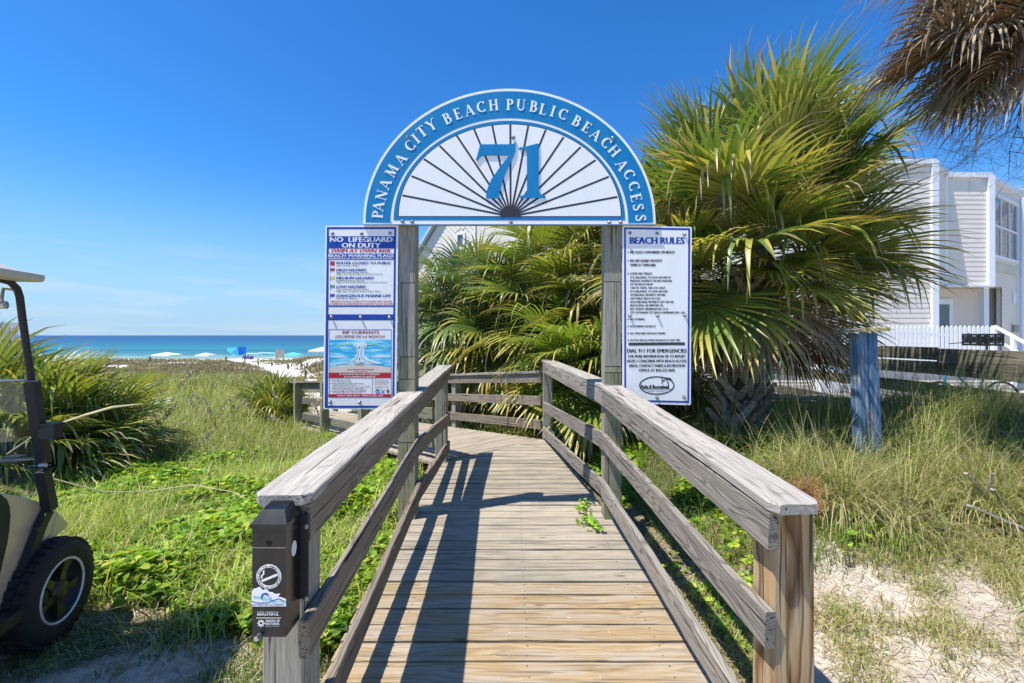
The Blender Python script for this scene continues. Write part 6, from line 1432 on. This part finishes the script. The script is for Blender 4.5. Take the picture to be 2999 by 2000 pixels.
# stair handrail
sr = empty('stair_rail', at(2925, 1000, 12.6), 'sloping white stair handrail right of the picket fence', 'handrail')
A, B = at(2912, 955, 12.6), at(3060, 1035, 11.6); mb = MB(); mb.box((A + B) / 2, ((B - A).length, .09, .06), frame(A, B).to_3x3()); mb.build('handrail', M['picket'], sr)
A2, B2 = A - Vector((0, 0, .35)), B - Vector((0, 0, .35)); mb = MB(); mb.box((A2 + B2) / 2, ((B2 - A2).length, .05, .05), frame(A2, B2).to_3x3()); mb.build('lower_rail', M['picket'], sr)
for f_ in (0, .4, .8): c = A.lerp(B, f_); mb = MB(); mb.box((c.x, c.y, (c.z + .3) / 2), (.09, .09, c.z - .3)); mb.build('post', M['picket'], sr)
# bicycle with a black crate, behind the fence
bk = empty('bicycle', (8.2, 7.8, .2), 'bicycle with black plastic crate and round mirror behind the board fence', 'bicycle')
Yk = 7.9; cr0 = at(2870, 980, Yk); cr1 = at(2938, 1010, Yk); bw_, bh_ = cr1.x - cr0.x, cr0.z - cr1.z
mb = MB(); cx_, cz_ = (cr0.x + cr1.x) / 2, (cr0.z + cr1.z) / 2
for y_ in (Yk, Yk + .3):
    for zz_ in (cr0.z, cr1.z): mb.box((cx_, y_, zz_), (bw_ + .02, .02, .035))
    for k in range(4): mb.box((cr0.x + bw_ * k / 3, y_, cz_), (.02, .02, bh_))
    for k in range(3):
        for s_ in (-1, 1):
            for j in range(3): mb.box((cr0.x + bw_ * (k + .5) / 3 + (j - 1) * .03, y_, cz_), (.012, .012, bh_ * .95), Matrix.Rotation(s_ * .7, 3, 'Y'))
for x__ in (cr0.x, cr1.x):
    for zz_ in (cr0.z, cz_, cr1.z): mb.box((x__, Yk + .15, zz_), (.018, .3, .03))
mb.box((cx_, Yk + .15, cr1.z), (bw_, .3, .012)); mb.build('crate', M['black'], bk)
mb = MB(); mz = at(2838, 990, Yk); mb.lathe([(.001, -.02), (.075, -.015), (.09, 0), (.075, .015), (.001, .02)], mz, (.3, -1, .1), 14); mb.tube([mz, mz + Vector((-.12, .02, -.08)), mz + Vector((-.3, .05, -.1))], .008, 5); mb.build('mirror', M['black'], bk)
for x__ in (7.55, 8.65):
    mb = MB(); mb.tube([(x__ + .33 * math.cos(2 * math.pi * k / 24), Yk + .15, .545 + .33 * math.sin(2 * math.pi * k / 24)) for k in range(25)], .02, 5, False)
    for k in range(10): mb.tube([(x__, Yk + .15, .545), (x__ + .32 * math.cos(.628 * k), Yk + .15, .545 + .32 * math.sin(.628 * k))], .002, 3)
    mb.build('wheel', M['black'], bk)
mb = MB(); mb.tube([(7.55, Yk + .15, .545), (7.75, Yk + .15, 1.25), (7.7, Yk + .15, 1.45)], .018, 6); mb.tube([(7.72, Yk + .15, 1.15), (8.25, Yk + .15, .6), (8.65, Yk + .15, .545)], .018, 6); mb.tube([(8.25, Yk + .15, .6), (8.4, Yk + .15, 1.2), (8.4, Yk + .15, cr1.z)], .018, 6); mb.tube([(7.75, Yk + .15, 1.1), (8.38, Yk + .15, 1.1)], .016, 6); mb.tube([(7.7, Yk - .1, 1.45), (7.7, Yk + .4, 1.45)], .012, 6); mb.build('frame', M['blue'], bk)
# white planter box
wp = at(2420, 1076, 11.9); pl = empty('planter', (wp.x, wp.y, .22), 'white plastic planter standing by the kerb, seen under the palm', 'planter')
mb = MB(); mb.add([(wp.x - .24, wp.y - .15, .22), (wp.x + .24, wp.y - .15, .22), (wp.x + .24, wp.y + .15, .22), (wp.x - .24, wp.y + .15, .22), (wp.x - .29, wp.y - .2, 1.0), (wp.x + .29, wp.y - .2, 1.0), (wp.x + .29, wp.y + .2, 1.0), (wp.x - .29, wp.y + .2, 1.0)], [(0, 1, 2, 3), (0, 4, 5, 1), (1, 5, 6, 2), (2, 6, 7, 3), (3, 7, 4, 0), (4, 7, 6, 5)]); mb.build('tub', M['picket'], pl)
mb = MB(); mb.box((wp.x, wp.y, 1.01), (.62, .44, .06)); mb.build('rim', M['picket'], pl)

# gabled white house behind the gateway palms
G = empty('gabled_house', (0, 20, 0), 'white house with steep gable and diagonal siding behind the palms', 'house')
def gp(u, v, Yd=20.0): return at(u, v, Yd)
gy_ = 20.0; eaveL = gp(1215, 770); apex = gp(1470, 445); eaveR = gp(1900, 640); 
mb = MB(); front = [Vector((eaveL.x, gy_, 0)), Vector((eaveR.x, gy_, 0)), Vector((eaveR.x, gy_, eaveR.z)), Vector((apex.x, gy_, apex.z)), Vector((eaveL.x, gy_, eaveL.z))]
mb.prism(front, (0, 9, 0)); mb.build('wall', M['siding'], G)
for A, B in ((eaveL, apex), (apex, eaveR)):
    d_ = (B - A).normalized(); n_ = Vector((-d_.z, 0, d_.x)); A_ = A + n_ * .06 - d_ * .2 + Vector((0, -.25, 0)); B_ = B + n_ * .06 + d_ * .1 + Vector((0, -.25, 0)); mb = MB(); mb.prism([A_, B_, B_ + n_ * .14, A_ + n_ * .14], (0, 9.5, 0)); mb.build('roof', M['roofblue'], G)
# diagonal siding boards, clipped to the gable left of u=1448
slope = (apex - eaveL); sl_ = slope.z / slope.x; xr = gp(1448, 700).x
k = 0; pitch = .2; wx0, wz1 = gp(1385, 672).x, gp(1385, 672).z; wx1, wz0 = gp(1418, 722).x, gp(1418, 722).z
zbot = gp(1300, 860).z
for k in range(-30, 60):
    # board lines run down to the right (perpendicular-ish to the roof slope)
    c0 = eaveL.z + k * pitch * 1.45
    segs = []
    xs = np.linspace(eaveL.x, xr, 60); zline = c0 - 1.15 * (xs - eaveL.x)
    ok = (zline < eaveL.z + sl_ * (xs - eaveL.x) - .05) & (zline > zbot) & ~((xs > wx0 - .05) & (xs < wx1 + .05) & (zline > wz0 - .1) & (zline < wz1 + .1))
    run = None
    for j in range(60):
        if ok[j] and run is None: run = j
        if run is not None and (not ok[j] or j == 59):
            if j - run > 1: segs.append((run, j - 1))
            run = None
    for a_, b_ in segs:
        A = Vector((xs[a_], gy_ - .012, zline[a_])); B = Vector((xs[b_], gy_ - .012, zline[b_])); 
        if (B - A).length < .12: continue
        mb = MB(); d_ = (B - A).normalized(); n_ = Vector((-d_.z, 0, d_.x)); mb.add([A + Vector((0, -.02, 0)), B + Vector((0, -.02, 0)), B + n_ * (pitch * .86), A + n_ * (pitch * .93), A, B], [(0, 1, 2, 3), (4, 5, 1, 0), (1, 5, 2), (0, 3, 4)]); link('siding_board', mb.mesh('siding_board'), M['siding'], G)
win(G, Vector((wx0, gy_)), Vector((1, 0)), Vector((0, -1)), 0, wx1 - wx0, wz0, wz1, 1, 1)
mb = MB(); mb.box((xr + .05, gy_ - .03, (zbot + 9) / 2), (.1, .06, 9 - zbot)); mb.build('corner_trim', M['trim'], G)
G.rotation_euler.z = R(-26); G.location.x = -1.0
# little beach pavilion at the left edge
pv = empty('beach_pavilion', at(0, 1000, 34), 'pale boxy beach pavilion roof at the far left edge', 'pavilion'); c = at(0, 944, 34); mb = MB(); mb.box((c.x - .8, 34, c.z - .12), (2.7, 2.6, .24)); mb.build('roof', M['trim'], pv)
for dx in (-1.9, .35): mb = MB(); mb.box((c.x + dx, 33, c.z / 2 - .6), (.2, .2, c.z + .9)); mb.build('post', M['siding'], pv)
mb = MB(); mb.box((c.x - .8, 34.5, (c.z - .9) / 2), (2.2, 1.0, c.z + .3)); mb.build('wall', M['siding'], pv)

# ------------------------------------------------------------------ rope fence in the dunes
rfn = empty('rope_fence', (-14, 33, -.8), 'line of short dune posts joined by pale rope along the sand path', 'fence')
RP = [(440, 1058, 40), (662, 1067, 45), (717, 1072, 46), (756, 1071, 42), (796, 1070, 38), (844, 1070, 34), (895, 1073, 27)]
tops = []
for u_, v_, Yd in RP:
    x_ = (u_ - CU) * Yd / F; zt = CZ - (v_ - CV) * Yd / F; zg_ = float(ground(x_, Yd)); zt = max(zt, zg_ + .6); mb = MB(); mb.tube([(x_, Yd, zg_ - .3), (x_, Yd, zt)], .075, 8); mb.build('post', M['dark_board'], rfn); tops.append(Vector((x_, Yd, zt - .12)))
tops += [at(960, 1092, 24)]
for a_, b_ in zip(tops[1:-1], tops[2:]):
    mb = MB(); mb.tube([a_.lerp(b_, f_) - Vector((0, 0, .35 * 4 * f_ * (1 - f_))) for f_ in np.linspace(0, 1, 9)], .022, 5); mb.build('rope', M['rope'], rfn)
# end guard of the far ramp
eg = empty('ramp_end_rail', at(840, 1140, 15.5), 'grey wooden end rail where the far ramp meets the sand path', 'railing')
for (u0, v0, Y0, u1, v1, Y1, w_) in ((792, 1116, 15.5, 888, 1110, 15.0, .2), (805, 1124, 15.5, 840, 1146, 13.5, .16), (838, 1144, 13.5, 940, 1142, 12.6, .12)):
    A, B = at(u0, v0, Y0), at(u1, v1, Y1); board('rail', A, B, w_, .05, M['rail_brown'], eg, up=(0, -1, .3), seg=3)
for u_, v_, Yd in ((882, 1112, 15.0), (800, 1118, 15.5)): A = at(u_, v_, Yd); post('post', (A.x, A.y + .05), .14, float(ground(A.x, A.y)) - .2, A.z + .02, M['dark_board'], eg)

# ------------------------------------------------------------------ beach things
def bz(x, y): return float(ground(x, y))
def canopy(u0, u1, vt, Yd, mat, label, kind='tent'):
    a_, b_ = at(u0, vt, Yd), at(u1, vt, Yd); zg_ = bz((a_.x + b_.x) / 2, Yd); T = empty('beach_canopy', ((a_.x + b_.x) / 2, Yd, zg_), label, 'canopy', 'canopies along the water'); w_ = b_.x - a_.x; cx_ = (a_.x + b_.x) / 2; ze = a_.z - .35
    mb = MB(); mb.add([(a_.x, Yd - w_ / 2, ze), (b_.x, Yd - w_ / 2, ze), (b_.x, Yd + w_ / 2, ze), (a_.x, Yd + w_ / 2, ze), (cx_, Yd, a_.z + .1)], [(0, 1, 4), (1, 2, 4), (2, 3, 4), (3, 0, 4)]); 
    mb.add([(a_.x, Yd - w_ / 2, ze - .2), (b_.x, Yd - w_ / 2, ze - .2), (b_.x, Yd - w_ / 2, ze), (a_.x, Yd - w_ / 2, ze)], [(0, 1, 2, 3)]); mb.build('cover', mat, T)
    for dx in (a_.x, b_.x):
        for dy in (-1, 1): mb = MB(); mb.tube([(dx, Yd + dy * w_ / 2, zg_), (dx, Yd + dy * w_ / 2, ze)], .03, 5); mb.build('leg', M['alu'], T)
canopy(462, 515, 1033, 84, M['canvas_white'], 'white beach canopy, the leftmost one by the water')
canopy(583, 623, 1034, 84, flat('canvas_lilac', (.55, .6, .78), .8), 'pale lilac beach canopy, second from the left')
canopy(838, 880, 1033, 80, M['canvas_teal'], 'teal beach canopy right of the grey board')
canopy(915, 975, 1018, 60, M['canvas_beige'], 'beige canopy showing beside the warning sign')
# blue two-tone sail shade
T = empty('sail_shade', at(712, 1050, 72), 'teal and royal blue wind sail shade billowing on the beach', 'beach shade')
def sail(pts, mat, nm, Yd=72):
    W_ = [at(u_, v_, Yd + dy) for u_, v_, dy in pts]; mb = MB(); mb.prism(W_, (0, .03, 0)); mb.build(nm, mat, T)
sail([(664, 1017, -1), (695, 1016, 0), (686, 1030, .5), (700, 1042, 0), (684, 1043, -.5), (675, 1034, -1), (665, 1026, -1)], M['canvas_teal'], 'teal_panel'); sail([(695, 1016, 0), (720, 1015, 1), (720, 1035, 1), (705, 1040, .5), (700, 1042, 0), (686, 1030, .5)], M['canvas_blue'], 'blue_panel')
for u_ in (703, 720): b_ = at(u_, 1040, 72); mb = MB(); mb.tube([(b_.x, 72.5, bz(b_.x, 72)), (b_.x, 72.5, b_.z + .1)], .03, 5); mb.build('pole', M['alu'], T)
T = empty('windbreak', at(760, 1050, 78), 'low pale turquoise windbreak stretched between poles', 'windbreak')
pv_ = [at(722, 1033, 78), at(752, 1034, 78), at(768, 1031, 78), at(806, 1033, 78)]; mb = MB()
for a_, b_ in zip(pv_[:-1], pv_[1:]): mb.prism([a_, b_, b_ - Vector((0, 0, .18)), a_ - Vector((0, 0, .18))], (0, .03, 0))
mb.build('cloth', flat('pale_teal', (.5, .8, .82), .8), T)
for a_ in pv_: mb = MB(); mb.tube([(a_.x, 78, bz(a_.x, 78)), a_], .025, 5); mb.build('pole', M['alu'], T)
T = empty('beach_bags', at(726, 1052, 70), 'heap of dark blue and purple beach bags under the sail shade', 'beach bags'); r9 = random.Random(2)
for k in range(8):
    c = at(716 + k * 3.3, 1049 - r9.random() * 4, 70); s_ = r9.uniform(.2, .34); mb = MB(); mb.lathe([(.02, -s_), (s_ * .8, -s_ * .8), (s_, 0), (s_ * .7, s_ * .7), (.02, s_)], c, (r9.uniform(-.4, .4), 0, 1), 10); mb.build('bag', flat('bag_%d' % k, r9.choice([(.05, .08, .2), (.12, .05, .18), (.1, .12, .2), (.3, .08, .2)]), .8), T, True)
T = empty('notice_board', at(819, 1050, 55), 'plain grey-brown board standing on the dune crest', 'board'); c0, c1 = at(807, 1024, 55), at(832, 1048, 55); mb = MB(); mb.box(((c0.x + c1.x) / 2, 55, (c0.z + c1.z) / 2), (c1.x - c0.x, .06, c0.z - c1.z)); mb.build('panel', M['dark_board'] if False else flat('grey_panel', (.36, .31, .26), .8, noise=.15, nscale=2), T)
for x__ in (c0.x + .1, c1.x - .1): mb = MB(); mb.box((x__, 55.07, (c0.z + bz(x__, 55)) / 2 - .2), (.1, .08, c0.z - bz(x__, 55) + .3)); mb.build('post', M['post_grey'], T)
